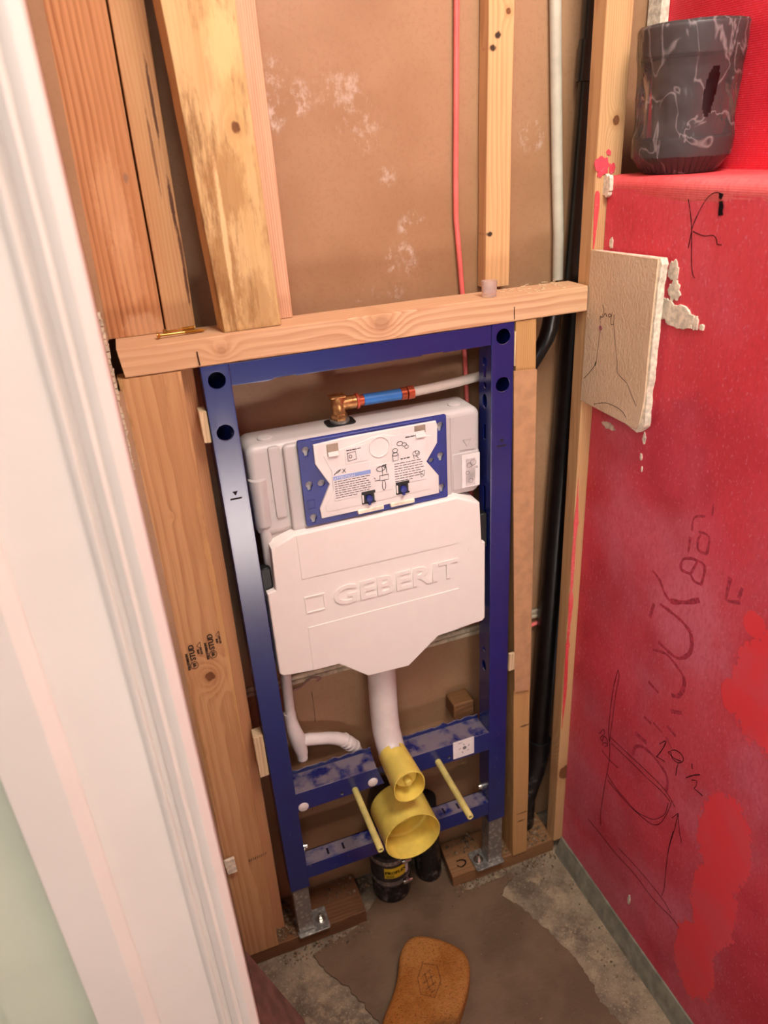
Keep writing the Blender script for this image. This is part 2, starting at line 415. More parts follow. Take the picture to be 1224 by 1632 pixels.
def m_drywall():
    M = Mat('brown_drywall_paper', .48, spec=.45)
    n = M.noise(scale=5., detail=3.); f = M.noise(scale=160., detail=3., rough=.7)
    col = M.mix(n.step(.35, .65), (150, 112, 80), (162, 124, 92))
    col = M.mix(f.step(.45, .7)*.25, col, (134, 92, 66))
    # chalky scuffs rubbed on the paper
    sp = M.noise(scale=32., detail=6., rough=.72); s2 = M.noise(scale=1., sx=160, sy=100, sz=70, detail=2.)
    tot = None
    for (x, z, r0, r1, amt) in ((.352, 1.405, .018, .034, .75), (.352, 1.405, 0, .02, .2), (.205, 1.640, 0, .03, .6), (.160, 1.655, 0, .05, .6), (.165, 1.62, 0, .03, .7),
                                (.27, 1.645, 0, .05, .45), (.30, 1.60, 0, .05, .4), (.335, 1.53, 0, .02, .45), (.375, 1.455, 0, .03, .6), (.285, 1.36, 0, .02, .6), (.33, 1.37, 0, .035, .4), (.585, 1.575, 0, .035, .5), (.07, 1.40, 0, .045, .35), (.12, 1.42, 0, .03, .4)):
        q = ((M.x-x)*(M.x-x) + (M.z-z)*(M.z-z)).sqrt()
        k = q.step(r1, r1*.55)
        if r0: k = k*q.step(r0*.55, r0)
        k = k*(sp*.75+s2*.25).step(.49, .66)*(amt*.75)
        tot = k if tot is None else tot.max(k)
    col = M.mix(tot, col, (222, 206, 196))
    M.color(col); M.bump(f, .0003, .4); return M.m
DRYWALL = m_drywall()
GYPSUM = plain('gypsum', (226, 212, 190), .9, var=.10, scale=120, bump=.0008)
SEAM = plain('seam_gypsum', (200, 182, 156), .8, var=.1, scale=90)
WHITE = plain('white_paint', (224, 211, 202), .36, var=.02, scale=4)
GREENISH = plain('pale_green_paint', (196, 198, 178), .4, var=.03, scale=4)

def m_floor():
    M = Mat('concrete_floor', .85, spec=.25)
    n = M.noise(scale=9., detail=6., rough=.65); f = M.noise(scale=95., detail=5., rough=.75); b = M.noise(scale=22., detail=5., rough=.65, off=3.)
    col = M.mix(n.step(.36, .64), (104, 88, 74), (148, 130, 108))
    col = M.mix((b*.6+f*.4).step(.50, .60)*.6, col, (178, 156, 126))
    col = M.mix(f.step(.52, .70)*.55, col, (66, 54, 46))
    col = M.mix(M.noise(scale=240., detail=2.).step(.58, .72)*.5, col, (196, 178, 156))
    M.color(col); M.bump(f*.6+b, .004, .8); return M.m
def m_mortar():
    M = Mat('brown_wet_mortar', .62, spec=.3)
    n = M.noise(scale=8., detail=4.); f = M.noise(scale=60., detail=5., rough=.7, sx=1.0, sy=2.2)
    col = M.mix(n.step(.36, .66), (98, 76, 58), (114, 90, 70))
    col = M.mix(f.step(.60, .72)*.35, col, (132, 108, 88)); col = M.mix(f.step(.36, .28)*.5, col, (66, 50, 42))
    M.color(col); M.bump(n*.6+f*.4, .004, .7); return M.m
FLOOR = m_floor(); MORTAR = m_mortar()
CEMENT = plain('cement_board', (128, 122, 106), .9, var=.09, scale=40, bump=.002)
DARKBOARD = plain('brown_hardboard', (132, 92, 82), .42, var=.10, scale=30)

def m_blue():
    M = Mat('blue_powder_coat', .27, spec=.85)
    n = M.noise(scale=600., detail=2.); sc1 = M.noise(scale=1., sx=70, sy=70, sz=22, detail=6., rough=.75)
    nx, ny, nz = M.normal()
    dust = nz.step(.5, .9)*M.noise(scale=26., detail=4., rough=.6, off=5.).step(.36, .56)*.8
    worn = (M.z-.47).abs().step(.14, .02)*(M.x).step(.40, .47)*sc1.step(.58, .66)
    low = M.z.step(.60, .05)*sc1.step(.60, .72)*.35
    col = M.mix(M.noise(scale=6.).step(.3, .7), (14, 27, 94), (19, 34, 106))
    col = M.mix((dust*.72).max(worn*.55).max(low), col, (150, 132, 126))
    M.color(col); M.set('Roughness', dust*.5+.25); M.bump(n, .00003, .5); return M.m
BLUE = m_blue()
BLUEPLASTIC = plain('blue_plastic', (42, 52, 130), .45, var=.08, scale=20)
def m_tank():
    M = Mat('milky_tank_plastic', .42, spec=.45)
    M.color(M.mix(M.noise(scale=6.).step(.3, .7), (192, 184, 181), (202, 193, 190)))
    M.set('Subsurface Weight', .25); M.b.inputs['Subsurface Radius'].default_value = (.012, .01, .008); return M.m
TANK = m_tank()
PANELW = plain('white_panel_plastic', (236, 226, 222), .42, var=.03, scale=15)
FOAM = plain('white_foam', (242, 231, 225), .75, var=.004, scale=40, spec=.2)
PIPEW = plain('white_pipe_plastic', (226, 212, 208), .38, var=.03, scale=20)
YELLOW = plain('yellow_plastic', (236, 208, 98), .38, var=.05, scale=25)
YELLOW2 = plain('pale_yellow_tube', (208, 192, 116), .45, var=.07, scale=35)
BLACKP = plain('black_pipe_plastic', (15, 14, 16), .3, var=.3, scale=40)
def m_dirtyblack():
    M = Mat('muddy_black_plastic', .4)
    n = M.noise(scale=50., detail=5., rough=.7)
    M.color(M.mix((n.step(.5, .72)*M.z.step(.16, .0)).clamp(), (17, 16, 19), (122, 106, 100))); M.bump(n, .001); return M.m
BLACKD = m_dirtyblack()
BLACK = plain('black_clip_plastic', (20, 19, 20), .5)
INK = plain('black_ink', (24, 18, 20), .8, spec=.1)
PENCIL = plain('grey_stamp_ink', (66, 56, 48), .8, spec=.1)
GREYINK = plain('grey_print', (120, 112, 112), .8, spec=.1)
DARKPRINT = plain('dark_print', (60, 54, 58), .8, spec=.1)
STENCILM = plain('faded_stencil_ink', (184, 62, 80), .75, var=.12, scale=150, spec=.2)
LABEL = plain('white_label_paper', (240, 230, 228), .5, var=.02)
BANDBLUE = plain('pale_blue_print', (140, 160, 216), .5, var=.02)
BANDYEL = plain('yellow_label', (232, 200, 40), .5, var=.05)
def m_galv():
    M = Mat('galvanised_steel', .38, .75)
    v = M.voro(110.); n = M.noise(scale=60., detail=4.)
    M.color(M.mix(v.step(.1, .6), (196, 190, 182), (150, 146, 142))); M.set('Roughness', n*.3+.28); M.bump(n, .0004); return M.m
GALV = m_galv()
STEEL = plain('zinc_steel', (214, 208, 200), .25, 1., var=.1)
def m_brass():
    M = Mat('cast_bronze', .34, .85); n = M.noise(scale=180., detail=3.)
    M.color(M.mix(n.step(.35, .65), (176, 122, 72), (206, 154, 102))); M.bump(n, .0007); return M.m
BRASS = m_brass()
COPPER = plain('copper_ring', (196, 92, 60), .35, .6, var=.1)
ORANGE = plain('orange_ring', (206, 84, 54), .45)
BLUESLEEVE = plain('blue_sleeve', (52, 122, 200), .4, var=.05)
PEXW = plain('milky_pex', (208, 194, 182), .35, var=.04, scale=20)
PEXG = plain('grey_white_pex', (190, 182, 164), .4, var=.05, scale=20)
PINK = plain('pink_cable', (226, 106, 100), .45, var=.05)
GOLDSCREW = plain('gold_screw', (206, 160, 84), .3, .85, var=.1)
CARD = plain('brown_cardboard', (184, 136, 98), .8, var=.05, scale=40, bump=.00008)
def m_tan():
    M = Mat('tan_textured_paint', .7, spec=.3)
    n = M.noise(scale=1., sx=150, sy=210, sz=150, detail=3., rough=.6); n2 = M.noise(scale=8.)
    M.color(M.mix(n2.step(.3, .7), (206, 178, 146), (216, 190, 160))); M.bump(n, .0022, .8); return M.m
TAN = m_tan()
def m_sponge():
    M = Mat('orange_sponge', .95, spec=.1)
    v = M.voro(300.); n = M.noise(scale=12., detail=4.); v2 = M.noise(scale=260., detail=4., rough=.8)
    col = M.mix(n.step(.38, .62), (164, 102, 48), (182, 122, 66))
    col = M.mix(v2.step(.46, .36)*.8, col, (104, 52, 16))
    col = M.mix((M.y+.005).step(-.05, -.085)*M.noise(scale=30., detail=5., off=2.).step(.40, .58)*.65, col, (92, 66, 44))
    M.color(col); M.bump(v2*.8+v*.5, .004, .9); return M.m
SPONGE = m_sponge()
CLEARCAP = Mat('clear_cap_plastic', .25).color((238, 222, 216)).set('Transmission Weight', .75).set('IOR', 1.2).m
POTM = plain('black_pot_plastic', (34, 30, 32), .45, var=.1)
def m_film():
    m = bpy.data.materials.new('clear_film'); m.use_nodes = True; nt = m.node_tree
    for n in list(nt.nodes): nt.nodes.remove(n)
    N = lambda t: nt.nodes.new('ShaderNode'+t); lk = nt.links.new
    o = N('OutputMaterial'); tr = N('BsdfTransparent'); tr.inputs[0].default_value = (.94, .90, .90, 1)
    gl = N('BsdfGlossy'); gl.inputs['Roughness'].default_value = .16; df = N('BsdfDiffuse'); df.inputs[0].default_value = (*lin((226, 206, 206)), 1)
    tc = N('TexCoord'); mp = N('Mapping'); mp.inputs['Scale'].default_value = (1.3, 1.3, .8); mp.inputs['Rotation'].default_value = (.5, .3, .6)
    ns = N('TexNoise'); ns.inputs['Scale'].default_value = 17; ns.inputs['Detail'].default_value = 3; ns.inputs['Distortion'].default_value = .8
    lk(tc.outputs['Object'], mp.inputs[0]); lk(mp.outputs[0], ns.inputs['Vector'])
    bp_ = N('Bump'); bp_.inputs['Distance'].default_value = .006; lk(ns.outputs[0], bp_.inputs['Height']); lk(bp_.outputs[0], gl.inputs['Normal'])
    lw = N('LayerWeight'); lw.inputs[0].default_value = .2; lk(bp_.outputs[0], lw.inputs['Normal'])
    mr = N('MapRange'); mr.inputs[1].default_value = .0; mr.inputs[2].default_value = .022; mr.inputs[3].default_value = .26; mr.inputs[4].default_value = .065
    sb = N('Math'); sb.operation = 'SUBTRACT'; sb.inputs[1].default_value = .5; ab = N('Math'); ab.operation = 'ABSOLUTE'
    lk(ns.outputs[0], sb.inputs[0]); lk(sb.outputs[0], ab.inputs[0]); lk(ab.outputs[0], mr.inputs[0])
    m1 = N('MixShader'); lk(mr.outputs[0], m1.inputs[0]); lk(tr.outputs[0], m1.inputs[1]); lk(df.outputs[0], m1.inputs[2])
    m2 = N('MixShader'); lk(lw.outputs['Fresnel'], m2.inputs[0]); lk(m1.outputs[0], m2.inputs[1]); lk(gl.outputs[0], m2.inputs[2]); lk(m2.outputs[0], o.inputs[0])
    return m
FILM = m_film()

# ------------------------------------------------------------------ the setting
def struct(o): o['kind'] = 'structure'; return o
floor = struct(MB().box(-1.6, 1.2, -2.6, .30, -.08, 0.).build('floor', FLOOR, origin=(0, 0, 0)))
# smooth brown mortar bed with an irregular, slightly raised edge
ctl = [(.16, .02), (.25, .106), (.36, .09), (.40, -.015), (.515, -.012), (.50, -.03), (.462, -.052), (.495, -.10), (.522, -.18), (.545, -.27), (.538, -.34), (.552, -.40), (.53, -.62), (.36, -.72), (.20, -.62), (.135, -.35), (.112, -.225), (.090, -.165), (.074, -.125), (.040, -.078), (.020, -.030), (.062, -.012), (.12, -.006)]
out = []
for i in range(len(ctl)):
    a = Vector((*ctl[i], 0)); b = Vector((*ctl[(i+1) % len(ctl)], 0))
    for k in range(8):
        p = a.lerp(b, k/8); p += Vector((mnoise.noise(p*70), mnoise.noise(p*70+Vector((5, 5, 0))), 0))*.008; out.append((p.x, p.y))
MB().plate(out, y0=0., y1=.005, bev=.0018, plane='XY').build('mortar_bed', MORTAR, floor)
MB().box(-.25, 1.0, -2.6, -1.55, .0, .006, .001).build('pale_bounce_sheet', WHITE, floor)  # unseen white sheet, added so the spot's pool reflects brightly in the blue upright
wb = struct(MB().box(-.26, 1.0, .124, .20, 0, 2.5).build('wall_back', DRYWALL, origin=(0, 0, 0)))
MB().box(-.26, .98, .110, .1235, .6515, 2.45, .001).build('drywall_sheet', DRYWALL, wb)
MB().box(-.26, .98, .110, .1235, .012, .6285, .001).build('drywall_sheet', DRYWALL, wb)
mb = MB().box(-.11, .636, .105, .1235, .6295, .6385, .002); mb.box(-.11, .636, .106, .1235, .6400, .6505, .002); mb.jitter(.0012, 25)
mb.build('seam_filler', SEAM, wb)
mb = MB(); mb.ribbon([(.075, .1045, .620), (.095, .1045, .622), (.112, .1045, .634), (.125, .1045, .636), (.138, .1045, .630), (.130, .1045, .625)], .006, (0, -1, 0), .0015); mb.build('torn_paper', DARKBOARD, wb)
mb = MB().ribbon([(.117, .1095, .600), (.118, .1095, .56), (.117, .1095, .52)], .0012, (0, -1, 0)); mb.build('crack', DARKPRINT, wb)

# right wall: low red wall with a ledge, bright red wall set back above it
wr = bpy.data.objects.new('wall_right', None); link(wr); struct(wr)
mb = MB(); L = []
for i in range(61):
    y = .0 - i*.022; a = mnoise.noise(Vector((y*9, 0, 0)))*.0022; b = mnoise.noise(Vector((y*14, 5, 0)))*.0025
    L.append([(.6587, y, .036+a), (.6587+a*.3, y, 1.470), (.6570+a*.6, y, 1.492), (.6585, y, 1.500+b), (.664, y, 1.506+b), (.674, y, 1.508+a*.4), (.80, y, 1.508), (.80, y, .036)])
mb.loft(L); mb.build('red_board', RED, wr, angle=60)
mb = MB(); L = []
for i in range(61):
    y = -.0005 - i*.022; a = mnoise.noise(Vector((y*11, 3, 0)))*.0028; c = mnoise.noise(Vector((y*31, 8, 0)))*.0012
    L.append([(.6583, y, 1.480+c*2), (.6576, y, 1.4845+a*.6), (.6567+c*.7, y, 1.489+a*.6), (.6565, y, 1.496), (.6566+c, y, 1.5035), (.664, y, 1.510+a*.6), (.676, y, 1.5105), (.676, y, 1.4)])
mb.loft(L); mb.build('membrane_fold', RED_TOP, wr, angle=60)
MB().box(.674, .7998, -1.32, -.0005, 1.5075, 1.5112, .001).build('ledge_top', RED_TOP, wr)
MB().box(.80, .86, -1.32, .105, 1.40, 2.45, .003).build('upper_red_board', RED_UP, wr)
MB().box(.784, .7995, .072, .104, 1.668, 2.42, .001).jitter(.002, 40).build('bare_gypsum_edge', GYPSUM, wr)
mb = MB(); L = []
for i in range(61):
    y = -.0005-i*.022; a = mnoise.noise(Vector((y*22, 0, 0)))*.0018
    L.append([(.641+a, y, 0.), (.644+a, y, .012), (.6555+a*.5, y, .046+a), (.664, y, .05), (.664, y, 0.)])
mb.loft(L); mb.build('cement_board_edge', CEMENT, wr, angle=25)
def wallpts(p, x): return [(x - (min(.0030, max(0, (b-1.462)*.12)) if x > .65 else 0), a, b) for a, b in p]
for wdt, p in PEN: MB().ribbon(wallpts(p, .6586), wdt*1.15, (-1, 0, 0), .0004).build('pen_line', INK, wr)
for wdt, p in STENCIL: MB().ribbon(wallpts(p, .6586), wdt, (-1, 0, 0), .0003).build('stencil_stroke', STENCILM, wr)
def blob(cy, cz, ry, rz, seed, x=.6588, h=.002, n=30, amp=.45):
    o_ = []
    for i in range(n):
        a = 2*PI*i/n; k = 1+amp*mnoise.noise(Vector((math.cos(a)*2.2+seed, math.sin(a)*2.2, seed*3)))
        o_.append((cy+ry*k*math.cos(a), cz+rz*k*math.sin(a)))
    return MB().plate(o_, y0=x-h, y1=x, bev=.0006, plane='YZ')
for (cy, cz, ry, rz, sd) in ((-.170, 1.390, .011, .014, 1.), (-.176, 1.363, .012, .014, 2.), (-.196, 1.330, .028, .016, 7.), (-.166, 1.335, .016, .017, 4.), (-.226, 1.327, .006, .009, 5.), (-.240, 1.324, .004, .004, 6.)):
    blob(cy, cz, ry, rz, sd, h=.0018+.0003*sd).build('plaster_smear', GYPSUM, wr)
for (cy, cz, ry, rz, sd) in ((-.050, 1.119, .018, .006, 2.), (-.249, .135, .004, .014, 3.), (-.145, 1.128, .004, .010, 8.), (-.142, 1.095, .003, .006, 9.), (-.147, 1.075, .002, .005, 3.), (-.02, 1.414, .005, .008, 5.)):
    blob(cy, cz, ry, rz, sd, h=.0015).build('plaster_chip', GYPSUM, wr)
blob(-.006, 1.497, .010, .016, 11., x=.6575, h=.007).build('plaster_lump', GYPSUM, wr)
for k, z in enumerate((.97, .845, .80, .63, .49, .36, .235)):
    MB().lathe([(.0, 0), (.0055, 0), (.005, .0012), (.002, .0008), (0, .0004)][1:], (.6589, 0, 0), 'X', 14).build('screw_head', RED, wr).location = (0, -.013-.004*(k % 2), z)
for o in wr.children:
    if o.name.startswith('screw_head'): o.scale.x = -1

# left wall and the door opening the view looks through
wl = struct(MB().box(-.232, -.1175, -.478, .109, 0, 2.45).build('wall_left', DRYWALL, origin=(0, 0, 0)))
MB().box(-.246, -.2325, -.478, .109, 0, 2.45).build('hall_face', WHITE, wl)
mb = MB()
for i in range(26):
    z = 1.18+i*.0085; mb.box(-.118-.001, -.1155+random.random()*.0025, -.012+random.random()*.004, -.001+random.random()*.004, z, z+.0075)
mb.jitter(.002, 90).build('torn_drywall_edge', SEAM, wl)
MB().hexa([(-.145, .0555, 1.3505), (-.1125, .0555, 1.3505), (-.1125, .066, 1.3505), (-.145, .066, 1.3505)], [(-.125, .0555, 2.45), (-.0795, .0555, 2.45), (-.0795, .066, 2.45), (-.125, .066, 2.45)]).build('drywall_return', DRYWALL, wl)
mb = MB(); L = []
for i in range(30):
    z = .04+i*.0432; k = -.1085-.006*max(0, min(1, (.95-z)/.5))+mnoise.noise(Vector((z*20, 1, 0)))*.0012
    L.append([(-.135, -.0075, z), (k, -.0065, z), (k, -.0008, z), (-.135, -.0008, z)])
mb.loft(L).build('drywall_return', DRYWALL, wl)
door = bpy.data.objects.new('door_1', None); link(door); struct(door); door.location = (-.2, -.5, 0)
def prism(poly, z0, z1): return MB().plate(poly, y0=z0, y1=z1, bev=.0012, plane='XY', res=2)
prism([(-.264, -.500), (-.150, -.500), (-.150, -.480), (-.264, -.480)], 0, 2.1).build('jamb', WHITE, door)
prism([(-.2635, -.5005), (-.209, -.5005), (-.2105, -.504), (-.2205, -.5125), (-.2635, -.512)], 0, 2.09).build('door_stop', WHITE, door)
cas = [(-.152, -.478), (-.152, -.4985), (-.1475, -.503), (-.1435, -.5035), (-.141, -.499), (-.137, -.499), (-.1355, -.5045), (-.1285, -.508), (-.1255, -.5045), (-.1225, -.5075), (-.116, -.5085), (-.1125, -.506), (-.1075, -.502), (-.1065, -.49), (-.108, -.42), (-.1165, -.41), (-.1165, -.478)]
prism(cas, 0, 2.15).build('casing', WHITE, door)
prism([(-.343, -.497), (-.2665, -.497), (-.2665, -.478), (-.343, -.478)], 0, 2.15).build('hall_casing', GREENISH, door)
MB().box(-.60, -.344, -.492, -.478, 0, 2.3).build('hall_wall_board', GREENISH, door)

# ------------------------------------------------------------------ timber
W_HEAD = wood('wood_header', (226, 176, 134), (188, 126, 84), 'X', (-.03, .10), 210, [(.135, .020, -.035, .006), (.375, .026, -.04, .011)], .75, tint=(218, 166, 116), core=.22)
W_STUD1 = wood('wood_wide_stud', (214, 160, 108), (172, 112, 66), 'Z', (.022, .12), 230, [(.742, .001, -.02, .0105), (1.05, -.006, -.02, .0030)], .7, tint=(198, 138, 86), stain=((140, 96, 54), .4, .56),
               marks=[(1.21, -.043, .14, .010, (150, 116, 66), .7), (1.0, -.046, .16, .008, (150, 116, 66), .6), (.62, -.042, .2, .009, (142, 106, 62), .55), (.80, .036, .3, .006, (206, 160, 104), .5)])
W_JACK = wood('wood_jack_stud', (214, 146, 100), (182, 110, 68), 'Z', (.05, .02), 420, (), .5, seed=3)
W_ORANGE = wood('wood_orange_board', (204, 138, 88), (150, 82, 42), 'Z', (.20, .06), 120, (), .8, tint=(194, 126, 78), seed=5,
                marks=[(.17, -.005, .07, .022, (222, 172, 128), .28), (.10, .0, .06, .02, (222, 172, 128), .25), (.012, .005, .02, .035, (222, 180, 140), .4), (.205, .018, .008, .004, (120, 96, 80), .6)])
W_LIGHT = wood('wood_cracked_board', (206, 152, 102), (168, 108, 66), 'Z', (.06, .02), 190, [(.48, .0, -.01, .007)], .55, tint=(190, 128, 80), seed=7,
               marks=[(.29, .014, .05, .0022, (74, 44, 34), .9), (.17, .016, .045, .0028, (68, 40, 32), .9), (.10, .018, .05, .0022, (74, 44, 34), .85), (.23, .004, .05, .002, (90, 54, 38), .7), (.06, .017, .03, .002, (80, 46, 34), .8)])
W_FORE = wood('wood_spalted_stud', (220, 180, 122), (190, 142, 84), 'Z', (-.02, .14), 170, [(.255, .022, -.02, .0085)], .4, tint=(206, 156, 88), seed=9, stain=((122, 84, 48), .8, .49),
              marks=[(.19, .0, .05, .03, (148, 102, 56), .55), (.08, -.018, .07, .02, (140, 96, 52), .6), (.35, .018, .05, .02, (224, 186, 130), .6), (.03, .02, .05, .03, (150, 106, 60), .45), (.13, -.012, .10, .004, (232, 196, 144), .7)])
W_PINK = wood('wood_pink_stud', (226, 172, 134), (184, 122, 86), 'Z', (.09, .03), 300, (), .6, seed=11)
W_MID = wood('wood_mid_stud', (226, 174, 118), (190, 134, 82), 'Z', (.06, .03), 140, [(.385, .013, -.01, .005)], .5, seed=13,
             marks=[(.356, -.004, .005, .006, (34, 24, 22), .95), (.340, -.012, .005, .006, (40, 28, 24), .95), (.084, -.016, .004, .006, (30, 22, 22), .95)])
W_RIGHT = wood('wood_side_stud', (206, 152, 92), (166, 112, 62), 'Z', (.05, .02), 300, (), .5, seed=15, marks=[(.40, .0, .003, .014, (58, 36, 24), .85), (.135, .004, .0022, .016, (70, 44, 30), .8), (.110, .0, .0025, .012, (58, 36, 24), .8)])
W_CORNER = wood('wood_corner_stud', (216, 166, 112), (178, 122, 74), 'Z', (.05, .03), 280, [(1.545, .008, -.01, .007), (.22, .0, .0, .02)], .5, seed=17)
W_SILL = wood('wood_dark_sill', (128, 84, 52), (88, 54, 32), 'X', (.10, .03), 170, (), .55, seed=19, stain=((66, 44, 32), .6, .5), rough=.6)
W_SILL2 = wood('wood_brown_sill', (156, 108, 68), (112, 72, 42), 'X', (.10, .03), 170, (), .55, seed=21, stain=((78, 54, 40), .5, .52))
W_SHIM = wood('wood_pale_shim', (228, 196, 154), (190, 148, 104), 'Z', (.02, .03), 400, (), .7)
OSB = wood('wood_rough_block', (132, 88, 50), (86, 54, 30), 'X', (.02, .03), 400, (), .7, stain=((84, 54, 32), .6, .5))

def one(mb, name, mat, label, cat, group=None, **k): return tag(mb.build(name, mat, **k), label, cat, group)
hd = one(lumber([(-.101, .0, 1.3085), (-.101, .076, 1.3085), (-.103, .076, 1.3495), (-.105, -.001, 1.3495)], [(.6325, -.002, 1.308), (.6325, .0595, 1.308), (.6325, .0595, 1.349), (.6325, -.002, 1.349)], bev=.003, axis='X', seed=4),
         'header_board', W_HEAD, 'horizontal pale timber board lying across the opening above the blue frame', 'lumber', origin=(-.101, .038, 1.3085))
for x in (.0005, .4985): MB().ribbon([(x, -.0022, 1.312), (x-.0006, -.0024, 1.322), (x-.001, -.0026, 1.332)], .0018, (0, -1, 0)).build('pencil_mark', INK, hd)
ws = one(lumber([(-.1165, 0, .0405), (-.045, 0, .0405), (-.045, .034, .0405), (-.1165, .034, .0405)], [(-.112, 0, 1.3075), (-.026, 0, 1.3075), (-.026, .034, 1.3075), (-.112, .034, 1.3075)], seed=1, n=20),
         'stud', W_STUD1, 'wide knotty timber stud left of the blue frame with printed lumber stamps', 'lumber', origin=(-.072, .0, .0405))
def up_m(x, y, z): return Matrix(((0, -1, 0, x), (0, 0, -1, y), (1, 0, 0, z), (0, 0, 0, 1)))    # text reading upward on a face towards -Y
for dx, dz in ((0, 0), (-.033, -.012)):
    mb = MB(); mb.text('STUD', up_m(-.055+dx, -.0009, .836+dz), .0125, .0003, bold=.0002); mb.ribbon([(-.0595+dx+.0062*math.cos(a), -.0009, .826+dz+.0072*math.sin(a)) for a in [i*PI/6 for i in range(13)]], .0012, (0, -1, 0), .0003, 2)
    mb.text('W', up_m(-.0565+dx, -.0009, .8225+dz), .0075, .0003, bold=.0003)
    mb.text('998 STIMSON', up_m(-.0665+dx, -.0009, .818+dz), .0058, .0003, bold=.0001)
    mb.text('DFIR', up_m(-.0475+dx, -.0009, .846+dz), .0046, .0003, bold=.0001); mb.text('KD HT', up_m(-.0425+dx, -.0009, .844+dz), .0046, .0003, bold=.0001)
    tri = [(-.050+dx, -.0009, .862+dz), (-.0435+dx, -.0009, .857+dz), (-.0435+dx, -.0009, .869+dz), (-.050+dx, -.0009, .862+dz)]
    for a, b in zip(tri, tri[1:]): mb.ribbon([a, b], .0008, (0, -1, 0), .0003)
    mb.build('lumber_stamp', PENCIL, ws)
mb = MB()
for i in range(9): mb.ribbon([(-.070+i*.0042, -.0009, .318+i*.0006), (-.070+i*.0042+.0012, -.0009, .325+i*.0006)], .0016, (0, -1, 0), .0003)
mb.build('lumber_stamp', PENCIL, ws)
one(lumber([(-.07, .036, .0405), (-.0225, .036, .0405), (-.0225, .108, .0405), (-.07, .108, .0405)], [(-.06, .036, 1.3075), (-.0065, .036, 1.3075), (-.0065, .108, 1.3075), (-.06, .108, 1.3075)], seed=2),
    'stud', W_JACK, 'narrow reddish stud edge between the stamped wide stud and the blue frame', 'lumber', origin=(-.04, .036, .0405))
one(lumber([(-.113, .068, 1.350), (-.0345, .068, 1.350), (-.0345, .108, 1.350), (-.113, .108, 1.350)], [(-.1005, .068, 2.4), (-.0215, .068, 2.4), (-.0215, .108, 2.4), (-.1005, .108, 2.4)], seed=3),
    'stud', W_ORANGE, 'wide orange-brown board standing at far left above the header', 'lumber', origin=(-.065, .068, 1.350))
one(lumber([(-.0325, .065, 1.350), (.010, .065, 1.350), (.010, .108, 1.350), (-.0325, .108, 1.350)], [(-.0195, .065, 2.4), (.024, .065, 2.4), (.024, .108, 2.4), (-.0195, .108, 2.4)], seed=5),
    'stud', W_LIGHT, 'pale stud with dark diagonal cracks, right of the orange board', 'lumber', origin=(-.01, .065, 1.350))
fz = 2.3; kx = (fz-1.351)/.384
one(lumber([(.043, .008, 1.3505), (.126, .010, 1.3505), (.126, .046, 1.3505), (.038, .044, 1.3505)], [(.043-.0145*kx, .008, fz), (.126-.009*kx, .010, fz), (.126-.009*kx, .046, fz), (.037-.0145*kx, .044, fz)], bev=.003, seed=6, n=24, wob=.0012),
    'stud', W_FORE, 'loose yellowish stained stud with a round knot, standing tilted on the header', 'lumber', origin=(.075, .008, 1.3505))
one(board(.098, .1535, .054, .108, 1.350, 2.4, (-.006, -.006), seed=8), 'stud', W_PINK, 'pinkish straight-grained stud behind the loose stained stud', 'lumber', origin=(.13, .054, 1.350))
one(board(.488, .533, .079, .109, 1.350, 2.4, (.010, .002), seed=9), 'stud', W_MID, 'slim pale stud with dark nail holes, right of the pink cable', 'lumber', origin=(.511, .079, 1.350))
one(lumber([(.526, .002, .0405), (.565, .002, .0405), (.565, .088, .0405), (.526, .088, .0405)], [(.5035, .002, 1.3075), (.542, .002, 1.3075), (.542, .088, 1.3075), (.5035, .088, 1.3075)], seed=10),
    'stud', W_RIGHT, 'leaning stud right of the blue frame with a cardboard strip stapled on it', 'lumber', origin=(.545, .002, .0405))
cs = one(board(.636, .6825, .0012, .034, .0405, 2.4, seed=12), 'stud', W_CORNER, 'corner stud smeared with red paint beside the red wall', 'lumber', origin=(.658, .0012, .0405))
mb = MB(); LP = []
for i in range(60):
    z = .40+i*.0102; wv = .0045+.004*mnoise.noise(Vector((z*16, 0, 0)))+.0025*mnoise.noise(Vector((z*60, 3, 0)))
    if z < .50: wv *= max(.2, (z-.39)/.11)
    if z > .93: wv *= max(.08, (1.0-z)/.07)
    c = .6395+.0012*mnoise.noise(Vector((z*9, 7, 0)))
    LP.append([(c-wv*.6, .0002, z), (c+wv, .0002, z), (c+wv, .0014, z), (c-wv*.6, .0014, z)])
mb.loft(LP).build('red_paint_streak', RED_TOP, cs)
def fblob(cx, cz, rx, rz, seed, y=.0006, n=26, amp=.5):
    o_ = []
    for i in range(n):
        a = 2*PI*i/n; k = 1+amp*mnoise.noise(Vector((math.cos(a)*2+seed, math.sin(a)*2, seed*2))); o_.append((cx+rx*k*math.cos(a), cz+rz*k*math.sin(a)))
    return MB().plate(o_, y0=y-.0007, y1=y+.0007)
for (x, z, rx, rz, sd) in ((.646, 1.524, .013, .014, 2.), (.6645, 1.520, .005, .007, 4.), (.656, 1.543, .004, .004, 5.)): fblob(x, z, rx, rz, sd).build('red_paint_smear', RED, cs)
MB().loft([[(.6395-.003*k, .0002, z), (.6395+.006*k, .0002, z), (.6395+.006*k, .0012, z), (.6395-.003*k, .0012, z)] for z, k in ((1.405, .2), (1.44, .7), (1.47, 1.), (1.486, .9), (1.49, .4))]).build('red_paint_streak', RED_TOP, cs)

